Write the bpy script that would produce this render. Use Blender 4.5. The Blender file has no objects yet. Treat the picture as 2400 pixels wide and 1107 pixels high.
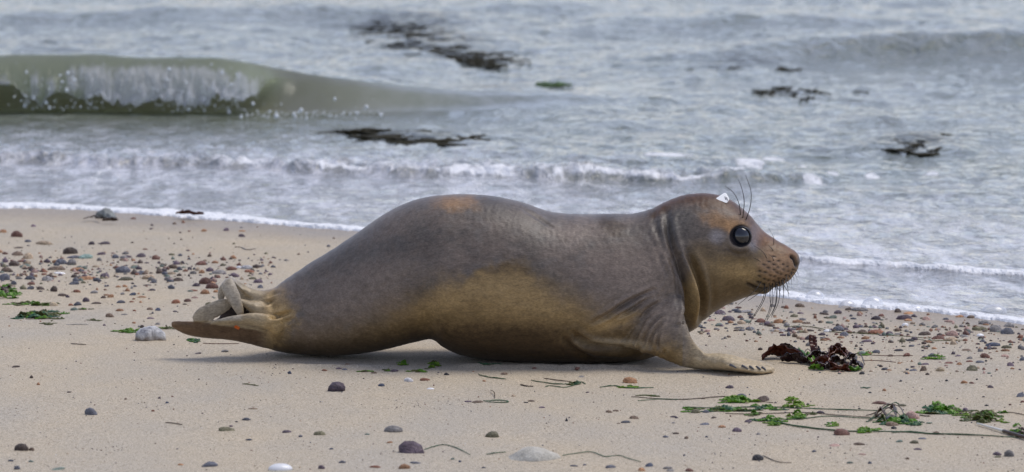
import bpy, bmesh, math, random
import numpy as np
from mathutils import Vector
from mathutils.bvhtree import BVHTree

random.seed(7)
rng = np.random.default_rng(7)
SC = bpy.context.scene
COL = SC.collection

# ------------------------------------------------------------------ camera
FPX = 10000.0                       # focal length in pixels of the 2400 px wide photograph
CAM = np.array([0.0, -10.0, 1.3])
TH = math.atan(1008.0 / FPX)
FW = np.array([0, math.cos(TH), -math.sin(TH)])
UP = np.array([0, math.sin(TH), math.cos(TH)])
cam = bpy.data.cameras.new('camera')
cam.sensor_width = 36
cam.lens = 36 * FPX / 2400
cam.clip_start = 0.1
cam.clip_end = 8000
cam.dof.use_dof = True
cam.dof.focus_distance = 9.95
cam.dof.aperture_fstop = 7.5
camo = bpy.data.objects.new('camera', cam)
COL.objects.link(camo)
camo.location = CAM
camo.rotation_euler = (math.pi / 2 - TH, 0, 0)
SC.camera = camo

# ------------------------------------------------------------------ light (bright overcast)
SUN_EL, SUN_AZ = math.radians(62), math.radians(62)      # azimuth from +Y (seaward) towards +X
world = bpy.data.worlds.new('World')
SC.world = world
world.use_nodes = True
wn, wl = world.node_tree.nodes, world.node_tree.links
bg = wn['Background']
sky = wn.new('ShaderNodeTexSky')
sky.sky_type = 'NISHITA'
sky.sun_disc = False
sky.sun_elevation = SUN_EL
sky.sun_rotation = SUN_AZ
sky.dust_density = 0.4
sky.ozone_density = 3.5
sky.air_density = 1.0
hsv = wn.new('ShaderNodeHueSaturation')
hsv.inputs['Saturation'].default_value = 0.6
wl.new(sky.outputs[0], hsv.inputs['Color'])
tint = wn.new('ShaderNodeMix'); tint.data_type = 'RGBA'; tint.blend_type = 'MULTIPLY'
tint.inputs[0].default_value = 1; tint.inputs[7].default_value = (1.0, .965, 1.05, 1)   # lavender grey overcast
wl.new(hsv.outputs[0], tint.inputs[6])
wl.new(tint.outputs[2], bg.inputs['Color'])
bg.inputs['Strength'].default_value = 0.118
sun = bpy.data.lights.new('sun', 'SUN')
sun.energy = 1.5
sun.angle = math.radians(32)
sun.color = (1.0, 0.93, 0.83)
suno = bpy.data.objects.new('sun', sun)
COL.objects.link(suno)
sd = Vector((math.sin(SUN_AZ) * math.cos(SUN_EL), math.cos(SUN_AZ) * math.cos(SUN_EL), math.sin(SUN_EL)))
suno.rotation_euler = sd.to_track_quat('Z', 'Y').to_euler()
SC.view_settings.view_transform = 'Standard'
SC.view_settings.look = 'None'
SC.view_settings.gamma = 1
SC.view_settings.use_curve_mapping = False
SC.view_settings.exposure = 0.45

# ------------------------------------------------------------------ helpers
def unproj_y(px, py, y):
    """world point seen at photo pixel px,py lying in the vertical plane y."""
    px, py, y = np.broadcast_arrays(np.asarray(px, float), np.asarray(py, float), np.asarray(y, float))
    a = (553.5 - py) / FPX
    dy = FW[1] + UP[1] * a
    dz = FW[2] + UP[2] * a
    t = (y - CAM[1]) / dy
    return np.stack([(px - 1200) / FPX * t, y, CAM[2] + dz * t], -1)

def unproj_z(px, py, z=0.0):
    px, py, z = np.broadcast_arrays(np.asarray(px, float), np.asarray(py, float), np.asarray(z, float))
    a = (553.5 - py) / FPX
    dy = FW[1] + UP[1] * a
    dz = FW[2] + UP[2] * a
    t = (z - CAM[2]) / dz
    return np.stack([(px - 1200) / FPX * t, CAM[1] + dy * t, z], -1)

def proj(P):
    P = np.asarray(P, float)
    d = P - CAM
    w = d @ FW
    return 1200 + FPX * d[..., 0] / w, 553.5 - FPX * (d @ UP) / w

def xat(px, y, z=0.0):
    w = (y - CAM[1]) * FW[1] + (z - CAM[2]) * FW[2]
    return (px - 1200) / FPX * w

def hash2(ix, iy, s):
    h = (ix.astype(np.int64) * 374761393 + iy.astype(np.int64) * 668265263 + s * 1442695041) & 0xffffffff
    h = ((h ^ (h >> 13)) * 1274126177) & 0xffffffff
    h = h ^ (h >> 16)
    return (h & 0xffffff) / float(0xffffff)

def vn(x, y, s=0):
    x = np.asarray(x, float); y = np.asarray(y, float)
    ix = np.floor(x); iy = np.floor(y)
    fx = x - ix; fy = y - iy
    fx = fx * fx * fx * (fx * (fx * 6 - 15) + 10); fy = fy * fy * fy * (fy * (fy * 6 - 15) + 10)
    ix = ix.astype(np.int64); iy = iy.astype(np.int64)
    a = hash2(ix, iy, s); b = hash2(ix + 1, iy, s); c = hash2(ix, iy + 1, s); d = hash2(ix + 1, iy + 1, s)
    return (a * (1 - fx) + b * fx) * (1 - fy) + (c * (1 - fx) + d * fx) * fy

def fbm(x, y, o=4, s=0):
    r = 0; a = 0.5; t = 0
    for i in range(o):
        r = r + a * vn(x * 2 ** i + 17.3 * i, y * 2 ** i - 9.1 * i, s + i)
        t += a; a *= 0.5
    return r / t - 0.5

def sst(a, b, x):
    t = np.clip((x - a) / (b - a), 0, 1)
    return t * t * (3 - 2 * t)

def mesh_np(name, V, F, smooth=True):
    V = np.asarray(V, np.float32).reshape(-1, 3)
    F = np.asarray(F, np.int32)
    me = bpy.data.meshes.new(name)
    me.vertices.add(len(V)); me.vertices.foreach_set('co', V.ravel())
    k = F.shape[1]
    me.loops.add(F.size); me.loops.foreach_set('vertex_index', F.ravel())
    me.polygons.add(len(F)); me.polygons.foreach_set('loop_start', np.arange(0, F.size, k, dtype=np.int32))
    me.update(calc_edges=True)
    me.validate()
    me.polygons.foreach_set('use_smooth', np.full(len(me.polygons), smooth))
    return me

def grid_faces(r, c, wrap=False):
    i = np.arange(r - 1)[:, None]
    n = c if wrap else c - 1
    j = np.arange(n)[None, :]
    j2 = (j + 1) % c
    return np.stack([i * c + j, i * c + j2, (i + 1) * c + j2, (i + 1) * c + j], -1).reshape(-1, 4)

def link(name, me, mat=None, parent=None):
    o = bpy.data.objects.new(name, me)
    COL.objects.link(o)
    if mat is not None and me is not None and len(me.materials) == 0:
        me.materials.append(mat)
    if parent is not None:
        o.parent = parent
    return o

def tag(o, label=None, cat=None, group=None, kind=None):
    if label: o['label'] = label
    if cat: o['category'] = cat
    if group: o['group'] = group
    if kind: o['kind'] = kind
    return o

def empty(name, loc=(0, 0, 0)):
    o = bpy.data.objects.new(name, None)
    o.empty_display_size = 0.05
    COL.objects.link(o)
    o.location = loc
    return o

def fattr(me, name, arr):
    a = me.attributes.new(name, 'FLOAT', 'POINT')
    a.data.foreach_set('value', np.asarray(arr, np.float32).ravel())

def cattr(me, name, arr):
    a = me.color_attributes.new(name, 'FLOAT_COLOR', 'POINT')
    arr = np.asarray(arr, np.float32)
    arr = np.concatenate([arr, np.ones((len(arr), 1), np.float32)], 1)
    a.data.foreach_set('color', arr.ravel())

# node material helper
class M:
    def __init__(s, name):
        s.m = bpy.data.materials.new(name); s.m.use_nodes = True
        s.t = s.m.node_tree; s.n = s.t.nodes; s.l = s.t.links
        s.b = s.n['Principled BSDF']; s.out = s.n['Material Output']
    def new(s, typ, ins=None, **kw):
        n = s.n.new(typ)
        for k, v in kw.items(): setattr(n, k, v)
        for k, v in (ins or {}).items():
            if isinstance(v, bpy.types.NodeSocket): s.l.new(v, n.inputs[k])
            else: n.inputs[k].default_value = v
        return n
    def set(s, **kw):
        for k, v in kw.items():
            k = k.replace('_', ' ')
            if isinstance(v, bpy.types.NodeSocket): s.l.new(v, s.b.inputs[k])
            else: s.b.inputs[k].default_value = v
    def coords(s, scale=(1, 1, 1), kind='Object'):
        tc = s.new('ShaderNodeTexCoord')
        return s.new('ShaderNodeMapping', {'Vector': tc.outputs[kind], 'Scale': scale}).outputs[0]
    def noise(s, vec, scale, detail=3, rough=.55, dist=0):
        return s.new('ShaderNodeTexNoise', {'Vector': vec, 'Scale': scale, 'Detail': detail, 'Roughness': rough, 'Distortion': dist}).outputs['Fac']
    def ramp(s, fac, stops, interp='LINEAR'):
        r = s.n.new('ShaderNodeValToRGB'); s.l.new(fac, r.inputs[0])
        r.color_ramp.interpolation = interp
        e = r.color_ramp.elements
        while len(e) < len(stops): e.new(.5)
        for i, (p, c) in enumerate(stops):
            e[i].position = p; e[i].color = (*c, 1) if len(c) == 3 else c
        return r.outputs[0]
    def math(s, op, a, b=0.0, c=None, clamp=False):
        n = s.n.new('ShaderNodeMath'); n.operation = op; n.use_clamp = clamp
        for i, v in enumerate((a, b, c)):
            if v is None: continue
            if isinstance(v, bpy.types.NodeSocket): s.l.new(v, n.inputs[i])
            else: n.inputs[i].default_value = v
        return n.outputs[0]
    def mix(s, f, a, b, typ='MIX'):
        n = s.n.new('ShaderNodeMix'); n.data_type = 'RGBA'; n.blend_type = typ
        for k, v in ((0, f), (6, a), (7, b)):
            if isinstance(v, bpy.types.NodeSocket): s.l.new(v, n.inputs[k])
            elif k == 0: n.inputs[0].default_value = v
            else: n.inputs[k].default_value = (*v, 1)
        return n.outputs[2]
    def bump(s, h, strength, dist, normal=None):
        ins = {'Height': h, 'Strength': strength, 'Distance': dist}
        if normal is not None: ins['Normal'] = normal
        return s.new('ShaderNodeBump', ins).outputs[0]
    def attr(s, name):
        return s.new('ShaderNodeAttribute', attribute_name=name)

# ------------------------------------------------------------------ shore line and terrain
ZW = -0.018
sh_px = np.array([-9000, -1500, 0, 100, 200, 300, 400, 500, 650, 750, 860, 1000, 1200, 1400, 1600, 1700, 1790, 1860, 1950, 2050, 2150, 2250, 2400, 2700, 3600, 12000.])
sh_py = np.array([470, 478, 488, 489, 492, 500, 506, 515, 526, 535, 543, 560, 590, 625, 662, 680, 694, 702, 714, 724, 727, 739, 760, 800, 860, 900.])
def shore_py(px):
    return np.interp(px, sh_px, sh_py) + 5 * fbm(px / 55., px * 0, 3, 91) + 2.5 * fbm(px / 14., px * 0, 2, 92)
_s = unproj_z(np.arange(-9000, 12000, 4.), shore_py(np.arange(-9000, 12000, 4.)), ZW)
_o = np.argsort(_s[:, 0]); _sx = _s[_o, 0]; _sy = _s[_o, 1]
def shore_y(x):
    return np.interp(x, _sx, _sy)
def sandz(x, y):
    x = np.asarray(x, float); y = np.asarray(y, float)
    s = shore_y(x) - y
    z = ZW * sst(0.9, 0.0, s)
    z = z - 0.06 * np.clip(-s - 0.02, 0, 30) - 0.006 * sst(0.02, -0.1, s)
    a = sst(-0.05, 0.6, s)
    z = z + a * (0.011 * fbm(x * 1.7, y * 0.9, 3, 5) + 0.004 * fbm(x * 9, y * 5, 3, 8))
    py_ = y + .135 + .03 * fbm(x * 6, y * 0, 2, 14)
    rid = np.exp(-(py_ / .022) ** 2) * (sst(-.16, -.08, x) * sst(.36, .28, x) + sst(-.56, -.48, x) * sst(-.26, -.34, x))
    z = z + rid * (.0065 + .008 * fbm(x * 28, y * 22, 3, 15))
    z = z + a * 0.0028 * np.abs(fbm(x * 32, y * 22, 2, 12))
    return z
def ground(px, py):
    """point on the sand under a photo pixel"""
    p = unproj_z(px, py, 0.0)
    for _ in range(6):
        p = unproj_z(px, py, sandz(p[..., 0], p[..., 1]))
    return p

# ------------------------------------------------------------------ sand
def build_sand():
    pxc = np.concatenate([np.array([-60000, -30000, -15000, -8000, -4000, -2000, -1000, -500]), np.arange(-250, 2660, 4.2), np.array([2900, 3400, 4400, 6000, 9000, 16000, 30000, 60000])])
    rows_py = np.concatenate([np.array([30000, 12000, 6000, 3500, 2400, 1800, 1500, 1300]), np.arange(1200, 452, -1.9)])
    yrow = unproj_z(np.full(len(rows_py), 1200.), rows_py, 0)[:, 1]
    yrow = np.concatenate([[-60], yrow, [4.6, 5, 6, 8, 11, 16, 25, 40]])
    Y = np.repeat(yrow[:, None], len(pxc), 1)
    X = (pxc[None, :] - 1200) / FPX * np.maximum(Y + 10, 3.0)
    Z = sandz(X, Y)
    me = mesh_np('sand', np.stack([X, Y, Z], -1), grid_faces(*X.shape))
    wet = sst(0.75, 0.05, (shore_y(X) - Y) + 0.25 * fbm(X * 3, Y * 2, 3, 33))
    fattr(me, 'wet', wet)
    m = M('sand')
    co = m.coords()
    grain = m.noise(co, 420, 2, .7)
    grain2 = m.noise(co, 160, 3, .7)
    big = m.noise(m.coords((1, .6, 1)), 2.2, 4, .6)
    c = m.ramp(grain, [(.28, (.20, .155, .105)), (.42, (.42, .365, .275)), (.56, (.50, .445, .35)), (.72, (.80, .75, .64))])
    c2 = m.ramp(grain2, [(.30, (.52, .47, .42)), (.46, (.92, .92, .92)), (.72, (1.30, 1.26, 1.20))])
    c = m.mix(.85, c, c2, 'MULTIPLY')
    warm = m.ramp(big, [(.35, (.92, .93, .96)), (.65, (1.05, 1.0, .92))])
    c = m.mix(1, c, warm, 'MULTIPLY')
    vor = m.new('ShaderNodeTexVoronoi', {'Vector': co, 'Scale': 230.0})
    gate = m.math('LESS_THAN', vor.outputs['Distance'], .22)
    rnd = m.new('ShaderNodeSeparateColor', {'Color': vor.outputs['Color']})
    gate = m.math('MULTIPLY', gate, m.math('GREATER_THAN', rnd.outputs[0], .86))
    c = m.mix(m.math('MULTIPLY', gate, .75), c, (.09, .065, .055))
    w = m.attr('wet').outputs['Fac']
    c = m.mix(m.math('MULTIPLY', w, .8), c, m.mix(1, c, (.64, .61, .60), 'MULTIPLY'))
    m.set(Base_Color=c, Roughness=m.math('SUBTRACT', .92, m.math('MULTIPLY', w, .42)))
    b1 = m.bump(m.noise(co, 260, 3, .7), .55, .0012)
    b2 = m.bump(m.noise(m.coords((1, .7, 1)), 38, 4, .6), .5, .004, b1)
    m.set(Normal=b2)
    o = link('sand', me, m.m)
    tag(o, kind='structure')
build_sand()

# ------------------------------------------------------------------ sea
bore_px = np.array([-900, 0, 200, 420, 600, 800, 1000, 1200, 1400, 1600, 1750, 1900, 2100])
bore_py = np.array([372, 378, 386, 388, 396, 404, 412, 418, 424, 430, 424, 420, 425.])
foot_px = np.array([-3000, -800, 0, 400, 700, 1000, 1400, 3000])
foot_py = np.array([250, 256, 262, 266, 272, 262, 250, 230.])

def smi(x, xs, ys, w=110.):
    return sum(np.interp(x + o, xs, ys) for o in np.linspace(-w, w, 15)) / 15

def build_sea():
    px = np.concatenate([-np.geomspace(60000, 300, 26), np.arange(-240, 2650, 3.1), np.geomspace(2700, 60000, 26)])
    n = len(px)
    ys = shore_y(xat(px, 3.0))
    # shoreline y along this pixel column
    spy = shore_py(px)
    ys = unproj_z(px, spy, ZW)[:, 1]
    ys = np.where(px < -1500, np.interp(-1500, px, ys), ys)
    ys = np.where(px > 3600, np.interp(3600, px, ys), ys)
    yf = unproj_z(px, smi(px, foot_px, foot_py, 160), ZW)[:, 1]
    # --- section A : shore to wave foot, uniform in picture rows
    NA = 290
    pyA0 = spy; pyA1 = smi(px, foot_px, foot_py, 160) + 4
    tA = np.linspace(0, 1, NA)
    pa = pyA0[None, :] * (1 - tA[:, None]) + pyA1[None, :] * tA[:, None]
    YA = unproj_z(np.broadcast_to(px, pa.shape), pa, ZW)[..., 1]
    # rounded edge rows in front of A
    YA = np.concatenate([(ys[None, :] - 0.02), (ys[None, :] - 0.014), (ys[None, :] - 0.006), YA], 0)
    # --- section B : breaking wave profile
    hol = np.array([(-.02, 0), (.06, .0), (.14, .012), (.215, .045), (.25, .105), (.24, .165), (.19, .205), (.10, .215), (.02, .19), (-.05, .145), (-.085, .10),
                    (-.10, .105), (-.085, .15), (-.03, .205), (.06, .243), (.16, .255), (.30, .235), (.5, .165), (.8, .08), (1.2, .02), (1.6, .0)])
    smo = np.array([(-.02, 0), (.04, .004), (.09, .014), (.14, .032), (.19, .06), (.235, .093), (.275, .125), (.31, .152), (.345, .175), (.38, .19), (.41, .20),
                    (.43, .205), (.45, .21), (.475, .214), (.51, .216), (.56, .213), (.65, .19), (.8, .14), (1.0, .085), (1.3, .03), (1.6, .0)])
    s0 = np.linspace(0, 1, len(hol)); s1 = np.linspace(0, 1, 110)
    def cr(P):
        out = []
        for k in range(2):
            Pp = np.concatenate([[2 * P[0, k] - P[1, k]], P[:, k], [2 * P[-1, k] - P[-2, k]]])
            i = np.clip((s1 * (len(P) - 1)).astype(int), 0, len(P) - 2); t = s1 * (len(P) - 1) - i
            p0, p1, p2, p3 = Pp[i], Pp[i + 1], Pp[i + 2], Pp[i + 3]
            out.append(.5 * (2 * p1 + (p2 - p0) * t + (2 * p0 - 5 * p1 + 4 * p2 - p3) * t ** 2 + (3 * p1 - p0 - 3 * p2 + p3) * t ** 3))
        return np.stack(out, -1)
    H, S = cr(hol), cr(smo)
    b = sst(700, 560, px)                       # 1 = plunging, 0 = unbroken shoulder
    amp = smi(px, [-3000, -600, 0, 560, 700, 900, 1150, 1500, 1900], [.3, .75, .90, .88, .74, .46, .22, .08, .0])
    amp = amp * (1 + .16 * fbm(px / 240., px * 0, 3, 71))
    lipj = (fbm(px / 34., px * 0, 3, 77) * .20 + fbm(px / 110., px * 0, 2, 79) * .24 + .01)
    prof = H[:, None, :] * b[None, :, None] + S[:, None, :] * (1 - b[None, :, None])
    lipw = np.exp(-((s1 - .5) / .085) ** 2)[:, None] * b[None, :]
    YB = yf[None, :] + prof[..., 0] * (.75 + .25 * amp)
    ZB = prof[..., 1] * amp[None, :]
    ZB = ZB + lipw * lipj[None, :] * -1.0 * .55 - lipw * .01
    ZB = np.maximum(ZB, -.01)
    YB = YB - lipw * .02
    # --- section C : open water
    y0 = yf + 1.66
    pyC0 = proj(np.stack([xat(px, y0), y0, np.full(n, ZW)], -1))[1]
    tC = np.linspace(0, 1, 190)
    pc = pyC0[None, :] * (1 - tC[:, None]) + (-40) * tC[:, None]
    YC = unproj_z(np.broadcast_to(px, pc.shape), pc, ZW)[..., 1]
    last = YC[-1:]
    YD = last + np.array([1, 2.5, 5, 9, 15, 25, 45, 80, 150, 300, 700, 1500, 3500.])[:, None]
    Y = np.concatenate([YA, YB, YC, YD], 0)
    nA, nB, nC = YA.shape[0], YB.shape[0], YC.shape[0] + YD.shape[0]
    X = (px[None, :] - 1200) / FPX * ((Y + 10) * FW[1] + 1.3 * -FW[2])
    # overhang part must keep the column's x of its foot
    xf = (px - 1200) / FPX * ((yf + 10) * FW[1] + 1.3 * -FW[2])
    PX = np.broadcast_to(px, Y.shape); PY = proj(np.stack([X, Y, np.full(X.shape, ZW)], -1))[1]
    Z = np.full(Y.shape, ZW)
    Z[nA:nA + nB] += ZB
    dsh = Y - ys[None, :]
    # ripples
    far = sst(.2, 3.0, dsh)
    yw = Y + .25 * fbm(X * .9, Y * .35, 2, 21)
    rip = .050 * fbm(X * 1.1, Y * .75, 3, 40) * sst(3.6, 7, dsh) + .045 * fbm(X * 3.1, Y * 2.0, 3, 41) * sst(1.0, 5, dsh)
    rip = rip + .014 * fbm(X * 9, Y * 5.5, 3, 42) * (.25 + .75 * far) + .004 * fbm(X * 26, Y * 11, 2, 43) * (.4 + .6 * far)
    calm = 1 - .8 * np.exp(-((PY - 285) / 28.) ** 2) * sst(1100, 700, PX)          # glassy trough before the wave
    near = sst(0.0, .25, dsh)
    cb = np.ones(Y.shape); cb[nA:nA + nB] = np.interp(s1, [0, .6, .85, 1], [.12, .15, .6, 1])[:, None]
    cb = np.maximum(cb, sst(1000, 1500, PX))
    Z += rip * near * calm * cb * np.clip(60. / np.maximum(Y, 1), 0, 1)
    # gentle green swells further out (right side)
    def swell(cx, cy, w, dpth, h, seed):
        c = unproj_z(cx, cy, ZW)
        u = (X - c[0]) / w + .15 * fbm(Y * .8, X * 0, 2, seed)
        v = (Y - c[1] + .25 * u * u * w + .3 * fbm(X * 1.2, Y * 0, 2, seed + 1)) / dpth
        prof_ = np.where(v < 0, np.exp(-(v / .55) ** 2), np.exp(-(v / 1.5) ** 2))
        return h * prof_ * np.exp(-np.abs(u) ** 2.6)
    Z[:nA] += swell(1560, 238, .8, .35, .02, 3)[:nA]
    sw = swell(2260, 128, 1.35, .6, .125, 5) + swell(1540, 236, .8, .5, .075, 7) + swell(1850, 60, 1.2, .7, .07, 9) + swell(500, 40, 2.0, .8, .06, 11) + swell(1250, 20, 1.0, .7, .04, 15)
    Z[nA + nB:] += sw[nA + nB:]
    # shoreward bore (small broken wave)
    bp = np.interp(px, bore_px, bore_py) + 9 * fbm(px / 90., px * 0, 3, 61)
    yb = unproj_z(px, bp, ZW)[:, 1]
    v = Y - yb[None, :]
    ba = np.interp(px, [-2000, -400, 0, 500, 1000, 1500, 1720, 1850, 2000], [.3, .6, .75, .85, 1, 1, .9, .35, 0])[None, :]
    rise = sst(-.03, .07, v) * np.exp(-np.clip(v - .07, 0, 9) / .65)
    turb = np.abs(fbm(X * 13, Y * 9, 3, 62)) * 2
    Z += ba * rise * (.030 + .030 * turb + .05 * fbm(X * 5, Y * 3, 3, 63))
    # swash line on the right
    sp = np.interp(px, [1700, 1870, 2000, 2200, 2400, 2800], [604, 612, 622, 634, 650, 680]) + 6 * fbm(px / 70., px * 0, 3, 65)
    ysw = unproj_z(px, sp, ZW)[:, 1]
    v2 = Y - ysw[None, :]
    sa = sst(1500, 1900, px)[None, :]
    r2 = sst(-.015, .03, v2) * np.exp(-np.clip(v2 - .03, 0, 9) / .25)
    Z += sa * r2 * (.010 + .010 * turb)
    # shore edge
    edge = np.exp(-np.clip(dsh, 0, 9) / .06)
    lipn = .5 + .9 * np.abs(fbm(X * 22, Y * 14, 3, 66)) * 2
    Z += np.where(dsh >= 0, (.011 * edge * lipn), 0)
    Z[0] = ZW - .012; Z[1] = ZW - .001; Z[2] = ZW + .005
    # ---------------- foam mask
    f = np.zeros(Y.shape)
    band = np.interp(px, [0, 900, 1800, 2400], [.22, .22, .16, .26])[None, :] * (1 + 1.2 * fbm(X * 3, Y * 0, 3, 81))
    f = np.maximum(f, 1.15 * sst(band * 1.25, band * .55, dsh))
    # lace of spent foam between shore and bore
    lace = 1 - np.abs(fbm(X * 5 + .6 * fbm(X * 4, Y * 4, 2, 83), Y * 1.4, 4, 82)) * 6.5
    zone = sst(3.9, 2.4, dsh) * sst(.0, .1, dsh)
    lowf = .62 + .7 * fbm(X * 1.2, Y * .55, 3, 84)
    f = np.maximum(f, zone * np.clip(lace, 0, 1) * lowf * .78)
    # bore foam
    cell = 1 - np.abs(fbm(X * 8, Y * 3.5, 3, 86)) * 5.0
    bz = sst(-.05, .03, v) * np.exp(-np.clip(v - .05, 0, 9) / .5) * ba
    f = np.maximum(f, bz * np.clip(.25 + .9 * cell, 0, 1.2) * (.75 + .9 * fbm(X * 2.2, Y * 2, 2, 87)))
    f = np.maximum(f, ba * np.exp(-((v - .045) / .030) ** 2) * (.42 + 1.5 * fbm(X * 3.5, X * 0, 3, 88)))
    f = np.maximum(f, sa * np.exp(-((v2 - .03) / .05) ** 2) * (.65 + 1.2 * fbm(X * 4, Y * 0, 3, 89)))
    # diagonal foam tongue and floating flecks near px 1650-2060, py 365-420
    for (cx, cy, w, h) in [(1810, 372, 34, 8), (1760, 386, 40, 10), (1720, 402, 40, 9), (1690, 412, 38, 8), (1905, 420, 26, 6), (1952, 409, 18, 5), (2042, 411, 20, 6), (1930, 428, 14, 4), (1878, 396, 12, 4), (2185, 408, 20, 4), (1560, 372, 60, 7), (60, 560, 1, 1)]:
        e = ((PX - cx) / w + .5 * fbm(PX / 22., PY / 6., 2, 95)) ** 2 + ((PY - cy) / h + .8 * fbm(PX / 30., PY / 8., 2, 96)) ** 2
        f = np.maximum(f, .75 * sst(1.9, .2, e) * (np.arange(Y.shape[0]) < nA)[:, None])
    # breaking lip: curtain foam in fall streaks
    s = s1[:, None]
    streak = fbm(px[None, :] / 11. + 0 * s, s * 7, 3, 101)
    blob = fbm(px[None, :] / 60., s * 6, 3, 102)
    outer = sst(.455, .5, s) * sst(.74, .60, s)
    core = np.interp(px, [0, 60, 170, 235, 265, 330, 420, 520, 590, 640, 700], [.55, .40, .50, .75, .75, 1.4, 1.6, 1.25, .8, .35, 0])[None, :]
    fb = outer * b[None, :] * np.clip(core + .1 + 1.1 * streak + 1.0 * blob - .45 * sst(.60, .72, s), 0, 1.2)
    fb = np.maximum(fb, b[None, :] * np.exp(-((s - .50) / .03) ** 2) * (.75 + .9 * streak))
    rim = b[None, :] * np.exp(-((s - .655) / .012) ** 2) * np.clip(.30 + 1.4 * fbm(px[None, :] / 30., s * 0, 3, 103), 0, 1) * sst(150, 400, px)[None, :]
    fb = np.maximum(fb, rim)
    f[nA:nA + nB] = np.maximum(f[nA:nA + nB], fb)
    # splash patches where the curtain lands
    land = np.exp(-((Y - (yf[None, :] - .10)) / .07) ** 2) * b[None, :] * np.clip(.25 + 1.6 * fbm(X * 7, Y * 3, 3, 104), 0, 1) * np.interp(px, [0, 250, 420, 560, 700], [.55, .6, .9, .8, 0])[None, :]
    land[nA:] = 0
    f = np.maximum(f, land * .8)
    far_f = .55 * np.clip(1 - np.abs(fbm(X * 2.2, Y * .5, 4, 106)) * 9, 0, 1) * sst(3.0, 4.6, dsh) * sst(30, 12, Y)
    far_f[:nA + nB] *= sst(900, 1400, PX[:nA + nB])
    f = np.maximum(f, far_f * (.5 + fbm(X * .7, Y * .3, 2, 107)) * .55)
    # ---------------- lumps of white water on the curtain
    add = f[nA:nA + nB] * outer * b[None, :]
    YB2 = Y[nA:nA + nB] - add * .05 * (.3 + 2 * np.abs(fbm(px[None, :] / 16., s * 22, 3, 110)))
    Y[nA:nA + nB] = YB2
    Z[nA:nA + nB] += add * .02 * fbm(px[None, :] / 14., s * 20, 3, 111) * 2
    me = mesh_np('sea_water', np.stack([X, Y, Z], -1), grid_faces(*X.shape))
    fattr(me, 'foam', f)
    ruf = .25 + .75 * np.clip(calm, 0, 1) * np.ones(Y.shape); ruf[nA:nA + nB] = np.interp(s1, [0, .62, .8, 1], [.12, .15, .5, .9])[:, None]
    ruf = np.maximum(ruf, sst(1100, 1600, PX) * .8)
    fattr(me, 'ruffle', ruf)
    thn = np.zeros(Y.shape); thn[nA:nA + nB] = sst(.0, .12, s1)[:, None] * sst(.90, .70, s1)[:, None] * sst(.08, .75, amp)[None, :]
    fattr(me, 'thin', thn)
    kz = np.zeros(Y.shape)  # streaky patches where the water body darkens and specular drops
    for (cx, cy, w, h, q) in [(940, 60, 150, 26, 1), (1010, 95, 150, 22, .9), (1110, 132, 110, 18, .9), (960, 318, 170, 12, 1), (860, 302, 130, 6, .6), (2150, 335, 110, 26, .8), (2080, 350, 200, 18, .35), (1740, 152, 150, 12, .5), (1850, 200, 160, 10, .4), (1380, 232, 60, 7, .6), (150, 100, 240, 20, .25), (620, 30, 200, 14, .3)]:
        e = ((PX - cx) / w) ** 2 + ((PY - cy) / h) ** 2
        kz = np.maximum(kz, q * np.exp(-e) * sst(-.26, .06, fbm(PX / 75., PY / 7., 4, 120) + .35 * (np.exp(-e) - .5)))
    kz[nA:nA + nB] *= .2
    fattr(me, 'kelp', np.clip(kz * 1.6, 0, 1))
    turbid = sst(4.6, 1.2, dsh)
    fattr(me, 'shallow', turbid)
    m = M('sea_water')
    co = m.coords()
    fa = m.attr('foam').outputs['Fac']
    n1 = m.noise(m.coords((1, .55, 1)), 26, 4, .65, .4)
    n2 = m.noise(m.coords((1, .8, 1)), 95, 3, .7)
    nn = m.math('ADD', m.math('MULTIPLY', n1, .6), m.math('MULTIPLY', n2, .4))
    x = m.math('ADD', fa, m.math('MULTIPLY', m.math('SUBTRACT', nn, .5), 1.5))
    mask = m.new('ShaderNodeMapRange', {'Value': x, 'From Min': .34, 'From Max': .80}, interpolation_type='SMOOTHSTEP').outputs[0]
    faint = m.new('ShaderNodeMapRange', {'Value': fa, 'From Min': .03, 'From Max': .1}).outputs[0]
    mask = m.math('MULTIPLY', mask, faint)
    lg = m.noise(m.coords((.6, .25, 1)), 1.3, 3, .6)
    body = m.ramp(lg, [(.3, (.125, .148, .118)), (.7, (.175, .195, .155))])
    body = m.mix(m.attr('thin').outputs['Fac'], body, (.46, .485, .385))
    sh = m.attr('shallow').outputs['Fac']
    body = m.mix(m.math('MULTIPLY', sh, .75), body, (.30, .295, .30))
    fl = m.noise(m.coords((1, .28, 1)), 7.5, 5, .68, .8)
    fl2 = m.noise(m.coords((1, .4, 1)), 30, 3, .6, .5)
    film = m.new('ShaderNodeMapRange', {'Value': m.math('ADD', m.math('MULTIPLY', fl, .75), m.math('MULTIPLY', fl2, .25)), 'From Min': .46, 'From Max': .58}).outputs[0]
    film = m.math('MULTIPLY', film, m.math('ADD', .10, m.math('MULTIPLY', sh, .62)))
    body = m.mix(film, body, (.78, .78, .82))
    body = m.mix(m.attr('kelp').outputs['Fac'], body, (.022, .024, .015))
    c = m.mix(mask, body, (.88, .89, .90))
    m.set(Base_Color=c, Roughness=m.math('ADD', .07, m.math('MULTIPLY', mask, .55)), IOR=1.34, Specular_IOR_Level=m.math('SUBTRACT', .5, m.math('MULTIPLY', m.attr('kelp').outputs['Fac'], .42)))
    rf = m.attr('ruffle').outputs['Fac']
    w1 = m.math('MULTIPLY', rf, m.noise(m.coords((1, .6, 1)), 9, 4, .6, .3))
    w2 = m.math('MULTIPLY', rf, m.noise(m.coords((1, .65, 1)), 34, 4, .6, .3))
    bb = m.bump(w1, .9, .07)
    bb = m.bump(w2, .42, .010, bb)
    bb = m.bump(m.math('MULTIPLY', m.math('ADD', n2, n1), mask), .8, .006, bb)
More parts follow.
